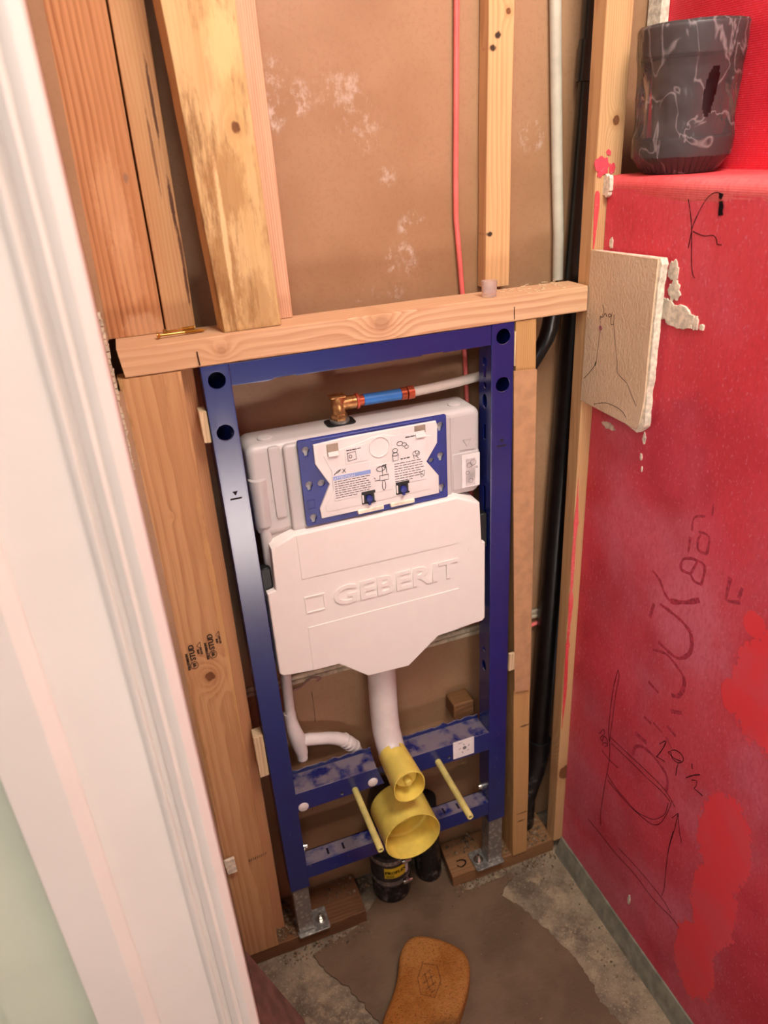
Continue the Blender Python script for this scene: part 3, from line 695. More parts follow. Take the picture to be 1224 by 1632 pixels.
sl = one(lumber([(-.117, .002, 0), (-.117, .1, 0), (-.117, .1, .040), (-.117, .002, .038)], [(.156, .004, 0), (.157, .106, 0), (.156, .106, .040), (.156, .004, .040)], axis='X', wob=.0012, bev=.003, seed=13), 'sill_plate', W_SILL, 'dark brown sill board on the floor under the left galvanised foot', 'lumber', origin=(.02, .05, 0))
sr = one(lumber([(.372, .006, 0), (.381, .1, 0), (.379, .1, .039), (.370, .006, .039)], [(.6395, .006, 0), (.6395, .1, 0), (.6395, .1, .040), (.6395, .006, .040)], axis='X', wob=.0012, bev=.003, seed=14), 'sill_plate', W_SILL2, 'brown sill board on the floor under the right galvanised foot', 'lumber', origin=(.5, .05, 0))
MB().ribbon([(.393, .030, .0398), (.400, .022, .0398), (.412, .026, .0398), (.416, .034, .0398), (.408, .040, .0398), (.396, .040, .0398)], .004, (0, 0, 1), .0006).build('marker_scrawl', INK, sr)

one(MB().plate([(.4985, 1.227), (.542, 1.224), (.5525, .545), (.548, .541), (.520, .545), (.516, .550), (.503, 1.0)], y0=-.004, y1=.0005, bev=.0005).jitter(.0012, 6), 'cardboard_strip', CARD, 'strip of brown cardboard stapled down the stud right of the frame', 'cardboard')
one(MB().box(-.0125, -.0006, .004, .030, 1.194, 1.243, .001).jitter(.0012, 60), 'shim', W_SHIM, 'small pale wood shim beside the upper left of the blue frame', 'shim', 'wood shims')
one(MB().box(-.0195, -.0012, .004, .030, .520, .620, .001).jitter(.002, 50), 'shim', W_SHIM, 'splintered pale wood shim beside the lower left of the blue frame', 'shim', 'wood shims')
one(MB().box(.5006, .5030, -.001, .026, 1.235, 1.292, .0005).jitter(.0005, 90), 'shim', W_SHIM, 'thin pale shim beside the top right of the blue frame', 'shim', 'wood shims')
one(MB().box(.5008, .5135, -.006, .0005, .607, .650, .001).jitter(.0012, 60), 'shim', W_SHIM, 'pale wood shim at the right upright below the cardboard strip', 'shim', 'wood shims')
wbk = one(MB().box(.408, .456, .062, .108, .455, .496, .003).jitter(.003, 40), 'wood_block', OSB, 'rough brown wood block behind the right end of the blue crossbar', 'block')
one(MB().hexa([(-.0355, -.150, .0005), (-.1160, -.056, .132), (-.1160, -.62, .132), (-.0355, -.62, .0005)], [(-.0300, -.150, .0045), (-.1115, -.056, .136), (-.1115, -.62, .136), (-.0300, -.62, .0045)]), 'hardboard_sheet', DARKBOARD, 'reddish brown smooth sheet leaning at the foot of the wall beside the door casing', 'board')

# ------------------------------------------------------------------ blue carrier frame
fr = thing('carrier_frame', (.25, .02, .04), 'blue steel wall-hung toilet carrier frame standing between the studs on grey feet', 'frame')
def upright(x0, x1, inner):
    mb = MB(); xs = (x0+x1)/2
    holes = [circ(x0+.0205 if inner > 0 else x1-.0195, z, .0125, 22) for z in (1.2865, 1.207)]
    mb.plate(rrect(x0, .1865, x1, 1.3085, .003), holes, y0=.0, y1=.0022, bev=.0008)
    xi = x1 if inner > 0 else x0; xo = x0 if inner > 0 else x1
    sh = []
    for z, kind in ((1.262, 'k'), (1.203, 'o'), (1.175, 'O'), (1.12, 's'), (.985, 'S'), (.655, 'o'), (.615, 'O')):
        if kind == 'k': sh.append(keyhole(.024, z-.03, .0085, .004, .03) and [(a, b) for a, b in keyhole(.024, z-.02, .0085, .004, .026)])
        if kind == 'o': sh.append(circ(.024, z, .0055, 12))
        if kind == 'O': sh.append([(.024+.0085*math.cos(a), z+.013*math.sin(a)) for a in [2*PI*i/16 for i in range(16)]])
        if kind == 's': sh.append([(.020, z-.014), (.029, z-.014), (.029, z+.014), (.020, z+.014)])
        if kind == 'S': sh.append([(.020, z-.033), (.029, z-.033), (.029, z+.033), (.020, z+.033)])
    t = .002 if inner > 0 else -.002
    mb.plate([(.001, .187), (.045, .187), (.045, 1.308), (.001, 1.308)], sh, y0=min(xi, xi-t), y1=max(xi, xi-t), plane='YZ')
    mb.plate([(.001, .187), (.045, .187), (.045, 1.308), (.001, 1.308)], [], y0=min(xo, xo+t), y1=max(xo, xo+t), plane='YZ')
    mb.box(x0+.001, x1-.001, .043, .045, .187, 1.308)
    o = mb.build('upright', BLUE, fr)
    c = xs
    m2 = MB().plate([(c-.004, 1.111), (c+.004, 1.111), (c, 1.104)], y0=-.0004, y1=.0004); m2.box(c-.009, c+.009, -.0004, .0004, 1.0975, 1.1)
    m2.build('level_mark', INK if inner > 0 else BLACK, o)
    return o
upright(0., .0405, 1); upright(.4595, .5, -1)
mb = MB().plate([(.041, 1.3075), (.459, 1.3075), (.459, 1.2755), (.376, 1.2755), (.374, 1.277), (.340, 1.277), (.338, 1.2755), (.137, 1.2755), (.135, 1.2775), (.104, 1.2775), (.102, 1.2755), (.096, 1.274), (.041, 1.2755)], y0=.0008, y1=.0030, bev=.0006)
mb.box(.041, .459, .003, .040, 1.3045, 1.3072); mb.box(.041, .459, .003, .036, 1.2765, 1.279)
mb.build('top_rail', BLUE, fr)
def half_yoke(pts, xa, xb, tabs):
    mb = MB().plate(pts, tabs, y0=.0, y1=.0025, bev=.0006)
    mb.hexa([(xa[0], .0025, .4515), (xa[1], .0025, .4515), (xb[1], .0560, .4475), (xb[0], .0560, .4475)], [(xa[0], .0025, .454), (xa[1], .0025, .454), (xb[1], .0560, .450), (xb[0], .0560, .450)])
    n = 18; L = []
    for i in range(n+1):
        x = xb[0]+(xb[1]-xb[0])*i/n; h = .458+.002*math.sin(i*2.1)+(.002 if i % 5 == 0 else 0)
        L.append([(x, .0562, .446), (x, .0562, h), (x, .0590, h), (x, .0590, .446)])
    mb.loft(L); mb.box(xa[0], min(xa[1], xb[1]) if xa[0] < .2 else xa[1], .0025, .05, .407, .4095)
    return mb
lh = [circ(.132, .4185, .0038, 10)]; rh = [circ(.367, .4225, .0038, 10)]
hy = half_yoke([(.0395, .455), (.2085, .4555), (.2130, .440), (.222, .409), (.0395, .4065)], (.0395, .2085), (.0395, .214), lh).build('crossbar', BLUE, fr)
hy2 = half_yoke([(.4605, .455), (.2845, .4555), (.280, .452), (.286, .430), (.290, .409), (.4605, .4065)], (.2845, .4605), (.281, .4605), rh).build('crossbar', BLUE, fr)
MB().hexa([(.2075, .035, .40), (.2905, .035, .40), (.2905, .040, .40), (.2075, .040, .40)], [(.2075, .035, .415), (.2905, .035, .415), (.2905, .040, .415), (.2075, .040, .415)]).build('saddle_plate', BLUE, fr)
for x, z, h in ((.052, .4165, hy), (.1975, .4225, hy)): MB().lathe([(.0105, 0), (.010, .0016), (.006, .0026), (.0005, .003)], (x, .0, z), 'Y', 20).build('white_plug', PIPEW, h)
bt = MB().plate([(.0395, .2105), (.4605, .2105), (.4605, .250), (.0395, .250)], y0=.001, y1=.0035, bev=.0006)
bt.plate([(.0395, .0035), (.4605, .0035), (.4605, .037), (.0395, .037)], [[(x-.0022, .010), (x+.0022, .010), (x+.0022, .026), (x-.0022, .026)] for x in (.091, .125, .358, .392)], y0=.2475, y1=.250, plane='XY')
bt.box(.0395, .4605, .035, .037, .212, .25)
btm = bt.build('bottom_rail', BLUE, fr)
MB().box(.376, .424, -.0008, -.0001, .4125, .4590, .0002).build('sticker', LABEL, hy2)
mb = MB().lathe([(.0045, 0), (.0045, .0003)], (.402, -.0008, .436), 'Y', 10)
for a in range(5):
    t = a*2*PI/5+.3; mb.ribbon([(.402+.009*math.cos(t), -.0009, .435+.009*math.sin(t)), (.402+.013*math.cos(t+.3), -.0009, .435+.013*math.sin(t+.3))], .002, (0, -1, 0), .0002)
mb.ribbon([(.388, -.0009, .452), (.398, -.0009, .4525)], .0012, (0, -1, 0), .0002)
mb.build('printed_picture', GREYINK, hy2)
for sgn, x0, x1 in ((1, .003, .0375), (-1, .4625, .497)):
    mb = MB().box(x0, x1, .004, .041, .0455, .1885, .0025, 2)
    leg = mb.build('leg', GALV, fr)
    px0, px1 = (.0005, .0715) if sgn > 0 else (.4285, .4995)
    ft = MB().plate(rrect(px0, -.006, px1, .048, .004), [], y0=.0405, y1=.0448, bev=.0006, plane='XY').build('foot_plate', GALV, leg)
    bx = .0555 if sgn > 0 else .4445
    mb = MB().lathe([(.0095, .0448), (.0095, .0465), (.0065, .0466), (.0065, .0525), (.0045, .0527), (.0042, .0600), (.0036, .0608)], (bx, .022, 0), 'Z', 6)
    mb.lathe([(.0115, .0448), (.0115, .0462), (.004, .0463)], (bx, .022, 0), 'Z', 20); mb.build('anchor_bolt', STEEL, leg)
for x, y in ((.4590, .030), (.0415, .030)):
    s = 1 if x < .2 else -1
    MB().lathe([(.010, 0), (.010, s*.004), (.006, s*.0045), (.0055, s*.010), (.002, s*.0105)], (x, y, .272), 'X', 14).build('clamp_screw', STEEL, fr)
MB().box(.4425, .4592, .012, .030, .898, .968, .002).box(.4455, .4475, .0115, .013, .905, .96).build('foam_clip', BLACK, fr)
MB().box(.0408, .0585, .012, .030, .898, .958, .002).build('foam_clip', BLACK, fr)
for x, z in ((.159, .418), (.341, .421)):
    mb = MB(); L = [(.0066, -.003), (.0066, .150), (.0061, .154), (.0040, .1542), (.0038, .147)]
    mb.lathe(L, (x, 0, z), 'Y', 16)
    bs = mb.build('bolt_sleeve', YELLOW2, fr); MB().lathe([(.0034, .147), (.0034, .1525), (.002, .1530)], (x, 0, z), 'Y', 10).build('bolt_end', STEEL, bs)

# ------------------------------------------------------------------ cistern
ci = thing('cistern', (.25, .055, .69), 'milky white plastic concealed cistern with white foam shell, hung in the blue frame', 'cistern')
mb = MB(); mb.plate(rrect(.0475, 1.009, .451, 1.1685, .016, 6), y0=.022, y1=.100, bev=.012, res=4)
mb.plate(rrect(.105, 1.011, .392, 1.1640, .008), y0=.014, y1=.03, bev=.004, res=3)
mb.plate([(.0475, 1.06), (.104, 1.06), (.104, .985), (.08, .985), (.066, .998), (.0475, 1.03)], y0=.028, y1=.095, bev=.004)
mb.plate(rrect(.082, 1.04, .100, 1.164, .004), y0=.0185, y1=.03, bev=.002)
mb.lathe([(.012, 0), (.012, .004), (.009, .006)], (.085, .05, 1.1665), 'Z', 16); mb.lathe([(.012, 0), (.012, .004), (.009, .006)], (.415, .05, 1.1665), 'Z', 16)
mb.box(.395, .448, .0205, .03, 1.020, 1.092, .003)
tank = mb.build('tank', TANK, ci)
def fmark(cx, cz): 
    m_ = MB(); t = [(cx-.008, .0213, cz+.006), (cx+.008, .0213, cz+.006), (cx, .0213, cz-.006), (cx-.008, .0213, cz+.006)]
    for a, b in zip(t, t[1:]): m_.ribbon([a, b], .0012, (0, -1, 0), .0008)
    m_.ribbon([(cx-.014, .0213, cz-.012), (cx+.014, .0213, cz-.013)], .0012, (0, -1, 0), .0008); return m_
fmark(.425, 1.108).build('level_mark', TANK, tank); fmark(.092, 1.085).build('level_mark', TANK, tank)
mb = MB().box(.4130, .4475, .0190, .0198, 1.024, 1.0865, .0002); lab = mb.build('diagram_label', LABEL, ci)
mb = MB().box(.4205, .4385, .0186, .0189, 1.027, 1.078)
mb.build('grey_print', plain('pale_grey_print', (206, 194, 192), .6), lab)
mb = MB()
for (x, z, r) in ((.4275, 1.066, .005), (.4235, 1.052, .0035), (.4345, 1.070, .006), (.430, 1.036, .0045), (.441, 1.06, .002)):
    mb.ribbon([(x+r*math.cos(a), .0185, z+r*math.sin(a)) for a in [i*PI/3+.3 for i in range(7)]], .0012, (0, -1, 0), .0002, 1)
mb.build('printed_picture', GREYINK, lab)
# overflow pipe on the left side of the tank
mb = MB().lathe([(.0095, .90), (.0095, 1.032)], (.0615, .030, 0), 'Z', 20)
mb.lathe([(.0125, 1.028), (.0142, 1.032), (.0142, 1.092), (.0152, 1.094), (.0152, 1.112), (.012, 1.114)], (.0612, .030, 0), 'Z', 24)
mb.build('overflow_tube', TANK, ci)
# blue mounting frame and service panel
BX, BZ = .127, 1.1705
def bp(u, v): return (BX+.2535*u, BZ-.1505*v)
outer = [bp(0, 0), bp(1, 0), bp(1, 1), bp(0, 1)]
panel = [(.095, .065), (.30, .045), (.92, .045), (.93, .10), (.925, .30), (.845, .50), (.93, .70), (.93, .92), (.10, .925), (.095, .80), (.175, .54), (.095, .28)]
kh = [keyhole(*bp(u, v), .0058, .0026, .0105) for u, v in ((.048, .115), (.045, .51), (.05, .90), (.953, .115), (.953, .47), (.955, .86))] + [circ(*bp(.125, .52), .0062, 16), circ(*bp(.885, .51), .0045, 12)]
mb = MB().plate(rrect(*bp(0, 1), *bp(1, 0), .003), kh, y0=.0075, y1=.0125, bev=.0008)
for a, b in ((bp(.085, .03), bp(.90, .012)), ): mb.box(a[0], b[0], .0060, .009, a[1], b[1], .0008)
for u0, v0, u1, v1 in ((.022, .70, .072, .69), (.022, .80, .072, .79), (.022, .80, .026, .69), (.068, .80, .072, .69)): mb.box(bp(u0, v0)[0], bp(u1, v1)[0], .0066, .009, bp(u0, v0)[1], bp(u1, v1)[1])
mf = mb.build('mounting_frame', BLUEPLASTIC, ci)
mb = MB().plate([bp(*q) for q in panel], y0=.0035, y1=.0095, bev=.0015, res=2)
pn = mb.build('service_panel', PANELW, ci)
inn = [(.15, .20), (.42, .12), (.48, .09), (.56, .09), (.62, .12), (.88, .20), (.80, .50), (.885, .74), (.87, .84), (.14, .86), (.13, .80), (.225, .53)]
MB().plate([bp(*q) for q in inn], y0=.0026, y1=.0045, bev=.0008).build('raised_field', PANELW, pn)
ring = MB(); c_ = bp(.522, .215); ring.plate(circ(c_[0], c_[1], .0178, 30), [circ(c_[0], c_[1], .0165, 30)], y0=.0012, y1=.003); ring.build('round_mark', PANELW, pn)
for u, v in ((.215, .15), (.805, .125)):
    x, z = bp(u, v); MB().box(x-.0095, x+.0095, .0019, .006, z-.010, z+.010, .0005).build('recess', plain('shadowed_recess', (150, 132, 116), .6), pn); MB().hexa([(x-.0085, -.0015, z-.0095), (x+.0085, -.0015, z-.0095), (x+.0085, .004, z-.0095), (x-.0085, .004, z-.0095)], [(x-.0085, .0008, z-.003), (x+.0085, .0008, z-.003), (x+.0085, .004, z-.003), (x-.0085, .004, z-.003)]).build('snap_tab', PANELW, pn)
for u, v in ((.425, .775), (.665, .745)):
    x, z = bp(u, v); MB().box(x-.0120, x+.0120, .0008, .006, z-.0115, z+.0110, .0005).build('knob_well', BLACK, pn)
    MB().lathe([(.0058, 0), (.0055, .006), (.003, .0070)], (x, .0015, z-.002), 'Y', 16).box(x-.0022, x+.0022, -.0030, .003, z-.0128, z+.002).build('locking_knob', BLUEPLASTIC, pn)
    [MB().box(x+a-.0013, x+a+.0013, -.0015, .004, z-.008, z+.006, .0006).build('knob_cheek', PANELW, pn) for a in (-.0105, .0105)]
for u0, u1 in ((.345, .525), (.575, .745)):
    a = bp(u0, .962); b = bp(u1, .915); MB().box(a[0], b[0], .0012, .008, a[1], b[1], .0008).build('latch_bar', plain('cream_plastic', (240, 226, 204), .45), mf)
def lab_box(u0, v0, u1, v1, name='printed_label'):
    a = bp(u0, v1); b = bp(u1, v0); return MB().box(a[0], b[0], .0018, .0024, a[1], b[1], .0001).build(name, LABEL, pn)
l1 = lab_box(.195, .36, .455, .74, 'warning_label'); l2 = lab_box(.60, .12, .835, .70, 'instruction_label'); l3 = lab_box(.29, .15, .435, .34, 'product_label'); l4 = lab_box(.455, .42, .60, .74, 'diagram_label')
YB = .0015
def bar(u0, v0, u1, v1, name, mat, par, y=YB):
    a = bp(u0, v1); b = bp(u1, v0); return MB().box(a[0], b[0], y-.0001, y+.0004, a[1], b[1]).build(name, mat, par)
bar(.20, .455, .45, .50, 'label_band', BANDBLUE, l1)
def front_m(x, y, z): return Matrix(((1, 0, 0, x), (0, 0, -1, y), (0, 1, 0, z), (0, 0, 0, 1)))
x, z = bp(.205, .496); MB().text('ATTENTION', front_m(x, YB-.0002, z), .0062, .0001).build('heading', LABEL, l1)
def lines(u0, u1, v0, v1, n, par, seed, hgt=.0009):
    rnd = random.Random(seed); m_ = MB()
    for i in range(n):
        v = v0+(v1-v0)*i/(n-1); u = u0
        while u < u1-.02:
            wd = min(rnd.uniform(.012, .035), u1-u); a = bp(u, v); b = bp(u+wd, v); m_.box(a[0], b[0], YB-.0001, YB+.0003, a[1]-hgt/2, a[1]+hgt/2); u += wd+.006
            if i == n-1 and u > u0+(u1-u0)*.5: break
    return tag(m_.build('text_lines', DARKPRINT, par), kind='stuff')
lines(.205, .445, .52, .71, 8, l1, 1); lines(.615, .82, .45, .66, 8, l2, 2); lines(.66, .75, .40, .405, 2, l2, 4); lines(.70, .80, .16, .165, 2, l2, 5); lines(.30, .40, .185, .19, 2, l3, 6)
def sketch(par, items):
    m_ = MB()
    for it in items:
        pts = [(*bp(u, v), ) for u, v in it]; m_.ribbon([(a, YB, b) for a, b in pts], .0011, (0, -1, 0), .0003, 1)
    return tag(m_.build('line_drawing', DARKPRINT, par), kind='stuff')
def ell(u, v, ru, rv, n=10): return [(u+ru*math.cos(2*PI*i/n), v+rv*math.sin(2*PI*i/n)) for i in range(n+1)]
sketch(l1, [[(.205, .44), (.23, .40), (.255, .385)], [(.21, .425), (.235, .415), (.25, .395)], [(.265, .385), (.285, .43)], [(.285, .385), (.262, .43)]])
sketch(l4, [ell(.52, .47, .03, .03), [(.50, .45), (.56, .43)], [(.53, .44), (.53, .56)], [(.51, .55), (.57, .55), (.57, .61), (.51, .61), (.51, .55)], ell(.535, .67, .012, .06), [(.555, .43), (.56, .53)], [(.47, .56), (.48, .58)], [(.475, .60), (.51, .60)], ell(.54, .46, .012, .03)])
sketch(l2, [ell(.66, .22, .02, .025), ell(.69, .24, .015, .02), ell(.705, .27, .014, .02), ell(.625, .29, .018, .025), ell(.625, .335, .02, .02), [(.605, .335), (.608, .41), (.642, .41), (.645, .335)], ell(.77, .37, .025, .03), [(.75, .38), (.755, .43)], [(.77, .40), (.785, .43)], ell(.775, .36, .012, .02), [(.79, .60), (.825, .59), (.82, .65), (.80, .67), (.79, .60)], [(.80, .61), (.815, .65)]])
sketch(l3, [ell(.325, .26, .01, .018), [(.305, .22), (.36, .21), (.363, .30), (.308, .31), (.305, .22)]])
# brand name and relief of the foam shell
foamo = [(.0625, .998), (.103, 1.0145), (.392, 1.0195), (.4385, .998), (.4425, .917), (.4495, .915), (.4495, .75), (.444, .744), (.394, .740), (.349, .737), (.287, .686), (.207, .689), (.154, .734), (.105, .735), (.052, .741), (.0455, .748), (.0455, .916), (.0600, .919)]
fo = MB().plate(foamo, y0=.0, y1=.096, bev=.0035, res=3).build('foam_shell', FOAM, ci)
MB().plate([(.106, 1.0125), (.106, .929), (.393, .928), (.393, 1.0165)], y0=-.0013, y1=.0010, bev=.0006).build('raised_panel', FOAM, fo)
MB().plate([(.106, .8305), (.394, .8325), (.393, .742), (.350, .739), (.288, .689), (.208, .692), (.155, .737), (.106, .738)], y0=-.0013, y1=.0010, bev=.0006).build('raised_panel', FOAM, fo)
sq = MB().plate([(.106, .859), (.106, .893), (.142, .893), (.142, .859)], [[(.109, .862), (.139, .862), (.139, .890), (.109, .890)]], y0=-.0016, y1=.0005, bev=.0004); sq.build('embossed_square', FOAM, fo)
tm = MB().text('GEBERIT', Matrix.Identity(4), .0535, .0018, bold=.0012)
xs = [v.co.x for v in tm.b.verts]; ys = [v.co.y for v in tm.b.verts]
for v in tm.b.verts:
    x = .157+(v.co.x-min(xs))/(max(xs)-min(xs))*.237; z = .860+(v.co.y-min(ys))/(max(ys)-min(ys))*.0385; v.co = Vector((x, -.0006-v.co.z, z))
tm.build('embossed_lettering', FOAM, fo, smooth=False)
for x, z in ((.418, .91), (.415, .762), (.39, .905)): MB().lathe([(.0035, 0), (.003, .0004), (.001, .0002)], (x, -.0002, z), 'Y', 10).build('moulding_dot', FOAM, fo)

# ------------------------------------------------------------------ water supply on the tank
el = thing('pipe_elbow', (.2135, .062, 1.168), 'bronze threaded elbow standing on top of the white cistern', 'fitting')
MB().plate(rrect(.189, .045, .238, .079, .008), y0=1.1686, y1=1.1712, bev=.0006, plane='XY').build('gasket_plate', BLACK, el)
MB().lathe([(.0165, 1.1712), (.0165, 1.175)], (.2135, .062, 0), 'Z', 20).build('washer', GALV, el)
mb = MB().lathe([(.0125, 1.175), (.0135, 1.177), (.0135, 1.183), (.0125, 1.185)], (.2135, .062, 0), 'Z', 6)
mb.lathe([(.0112, 1.185), (.0112, 1.192), (.0122, 1.198), (.0122, 1.207), (.010, 1.213), (.003, 1.215)], (.2135, .062, 0), 'Z', 22)
mb.tube([(.2135, .062, 1.2005), (.228, .062, 1.2005), (.243, .062, 1.2005), (.2435, .062, 1.2005)], [.0112, .0112, .0108, .0095], 20)
mb.box(.199, .226, .052, .071, 1.211, 1.2165, .002)
mb.build('elbow_body', BRASS, el)
MB().tube([(.2436, .062, 1.2005), (.2475, .062, 1.2005)], .0128, 20).build('seal_ring', ORANGE, el)
px = thing('water_tube', (.35, .062, 1.195), 'milky plastic water tube with a blue sleeve running right from the bronze elbow', 'tube')
MB().tube([(.2476, .062, 1.2005), (.258, .062, 1.2003)], .0085, 18).build('copper_end', COPPER, px)
MB().tube([(.2565, .062, 1.2004), (.29, .062, 1.2), (.322, .062, 1.1995)], .0095, 20).build('blue_sleeve', BLUESLEEVE, px)
MB().tube([(.3222, .062, 1.1995), (.332, .062, 1.1995)], .0105, 20).tube([(.334, .062, 1.1995), (.345, .062, 1.1997)], .0112, 20).build('crimp_ring', COPPER, px)
MB().tube([(.345, .062, 1.1996), (.39, .062, 1.2015), (.43, .063, 1.2035), (.458, .066, 1.2050), (.49, .07, 1.2055)], .0082, 16).build('tube', PEXW, px)

# ------------------------------------------------------------------ flush and refill pipes, caps
fp_ = thing('flush_pipe', (.25, .05, .40), 'thick white flush pipe dropping from the foam shell, closed by the small yellow cap', 'pipe')
MB().tube([(.2535, .064, .74), (.2530, .064, .62), (.2515, .062, .535), (.250, .052, .500), (.250, .036, .476), (.250, .018, .463), (.250, .0, .4605)], [.0285, .0285, .0285, .0285, .0285, .0280, .0270], 28).build('pipe', PIPEW, fp_)
rp = thing('refill_pipe', (.067, .078, .45), 'thin white branched pipe behind the left end of the blue crossbar', 'pipe')
MB().tube([(.0680, .076, .735), (.0635, .076, .60), (.0625, .077, .575)], .0102, 18).build('tube', PIPEW, rp)
MB().tube([(.0625, .077, .592), (.063, .077, .570), (.066, .077, .545), (.0715, .077, .518), (.0745, .077, .490), (.0755, .077, .478)], [.0122, .0125, .0145, .0165, .0135, .0115], 20).lathe([(.011, .465), (.011, .478), (.0125, .479), (.0125, .486)], (.0755, .077, 0), 'Z', 18).build('branch_fitting', PIPEW, rp)
pts = [(.078, .077, .512), (.095, .077, .509), (.115, .077, .503), (.135, .077, .497), (.150, .077, .490), (.165, .077, .480), (.176, .078, .468), (.185, .079, .452), (.190, .08, .435)]
MB().tube(pts, [.0118, .0128, .0122, .0125, .0135, .0138, .0142, .0138, .0135], 18).build('tube', PIPEW, rp)
for i in range(4):
    t = i/3; c = Vector(pts[5]).lerp(Vector(pts[7]), t); d = (Vector(pts[7])-Vector(pts[5])).normalized()
    MB().tube([c-d*.0018, c+d*.0018], .0155, 18).build('corrugation', PIPEW, rp)

def shell(prof_o, prof_i, c, n=44, sx=1., sz=1., flat=0.):
    mb = MB(); rings = []
    for r, h in prof_o+prof_i:
        ring = []
        for k in range(n):
            a = 2*PI*k/n; ca, sa = math.cos(a), math.sin(a)
            e = 1+flat*(abs(ca)**6)*-.08
            ring.append((c[0]+r*sx*ca*e, c[1]-h, c[2]+r*sz*sa))
        rings.append(ring)
    return mb.loft(rings, cap=False)
mb = shell([(.0300, -.030), (.0304, -.022), (.0308, -.012), (.0314, -.002), (.0345, .070), (.0348, .0735)], [(.0330, .0738), (.0325, .070), (.0300, -.002), (.0298, -.012), (.0297, -.022), (.0296, -.03)], (.250, 0, .4595), sx=1., sz=1.10, flat=1.)
for f in [f for f in mb.b.faces if f.calc_center_median().z > .482 and abs(f.calc_center_median().x-.2515) < .0095 and f.calc_center_median().y > .002]: mb.b.faces.remove(f)
sc_ = mb.build('protective_cap', YELLOW, fp_)
MB().lathe([(.0300, .022), (.0300, .026)], (.25, 0, .4595), 'Y', 30).lathe([(.0230, .026), (.0220, .050), (.0190, .052), (.0080, .0521), (.0080, .064), (.0062, .0665), (.002, .067)], (.252, 0, .4600), 'Y', 30).build('plug', YELLOW, sc_)
dr = thing('drain_pipe', (.238, .062, 0), 'black drain elbow with a big round yellow cap and clamped rubber coupling', 'pipe')
bc = shell([(.0570, -.020), (.0590, -.018), (.0590, .070), (.0596, .0735)], [(.0580, .0738), (.0574, .070), (.0565, .018), (.0520, .016), (.0505, .012), (.0505, -.008)], (.2510, 0, .3200), 64).build('protective_cap', YELLOW, dr)
MB().lathe([(.0506, -.009), (.0506, -.006), (.0500, -.0055)], (.2510, 0, .32), 'Y', 48).build('cap_end', YELLOW, bc)

# ------------------------------------------------------------------ drain pipes
MB().tube([(.2500, .021, .320), (.2495, .034, .319), (.247, .050, .306), (.244, .060, .280), (.241, .0625, .25), (.2395, .063, .16)], [.0500, .0500, .0485, .0465, .0445, .043], 30).build('elbow', BLACKP, dr)
MB().lathe([(.0435, .006), (.0445, .010), (.0445, .052), (.0432, .054), (.0432, .060)], (.238, .063, 0), 'Z', 34).build('lower_pipe', BLACKD, dr)
cp_ = MB().lathe([(.0448, .060), (.0452, .064), (.0452, .150), (.0446, .154)], (.238, .063, 0), 'Z', 34).build('rubber_coupling', plain('grey_rubber', (58, 52, 52), .55, var=.25, scale=60), dr)
for z in (.072, .138):
    MB().lathe([(.0458, z-.006), (.0463, z-.005), (.0463, z+.005), (.0458, z+.006)], (.238, .063, 0), 'Z', 34).build('hose_clamp', GALV, dr)
    MB().box(.252, .268, .012, .022, z-.005, z+.005, .001).tube([(.255, .014, z), (.274, .016, z)], .0035, 8).build('clamp_screw', STEEL, dr)
def wrap(x0a, x1a, z0, z1, r, c, h=.0006, n=14):
    mb = MB(); L = []
    for i in range(n+1):
        a = x0a+(x1a-x0a)*i/n
        L.append([(c[0]+rr*math.sin(a), c[1]-rr*math.cos(a), z) for rr, z in ((r, z0), (r+h, z0), (r+h, z1), (r, z1))])
    return mb.loft(L)
lb = wrap(-.60, .55, .092, .124, .0453, (.238, .063)).build('yellow_label', BANDYEL, cp_)
wrap(.56, .80, .088, .126, .0453, (.238, .063)).build('white_label', LABEL, cp_)
mb = MB().text('PROFLEX', Matrix.Identity(4), .0125, .0002, 'CENTER', bold=.0005)
for v in mb.b.verts: a = v.co.x/.0455+.0; v.co = Vector((.238+.0463*math.sin(a), .063-.0463*math.cos(a), .106+v.co.y))
mb.build('lettering', INK, lb)
lines_ = MB()
for i in range(2):
    a0 = -.52; z = .100-.004*i
    lines_.loft([[(.238+rr*math.sin(a0+k*.05), .063-rr*math.cos(a0+k*.05), zz) for rr, zz in ((.0458, z-.0007), (.0463, z-.0007), (.0463, z+.0007), (.0458, z+.0007))] for k in range(9)])
lines_.build('text_lines', DARKPRINT, lb)
one(MB().tube([(.335, .068, .002), (.3345, .068, .03), (.334, .070, .09), (.333, .073, .15), (.332, .074, .24)], [.031, .0318, .0312, .0305, .030], 26).jitter(.0015, 40), 'stub_pipe', BLACKD, 'muddy black pipe stub standing right of the clamped drain coupling', 'pipe')
vp = thing('vent_pipe', (.612, .062, .13), 'tall black plastic pipe rising behind the corner stud', 'pipe')
MB().tube([(.634, .0845, .285), (.652, .0845, .80), (.6720, .0845, 1.36), (.6790, .0845, 1.66), (.692, .0845, 2.4)], .0240, 26).build('pipe', BLACKP, vp)
MB().tube([(.6760, .083, 1.642), (.6780, .083, 1.698)], .0262, 26).build('coupling', BLACKP, vp)
MB().tube([(.6345, .0825, .300), (.6330, .0825, .262)], .0272, 26).tube([(.6335, .0825, .285), (.631, .082, .245), (.622, .080, .205), (.608, .0775, .170), (.598, .0765, .13), (.596, .0765, .041)], [.0262, .0262, .0262, .0262, .0255, .0255], 24).build('bend', BLACKD, vp)
one(MB().tube([(.6135, .1005, 1.76), (.622, .1000, 1.62), (.630, .0995, 1.50), (.636, .0985, 1.42), (.6385, .0985, 1.345)], .0092, 16).tube([(.6110, .1005, 1.80), (.6135, .1005, 1.76)], .0092, 16), 'upright_water_tube', PEXG, 'pale grey plastic tube standing against the brown drywall beside the black pipe', 'tube')
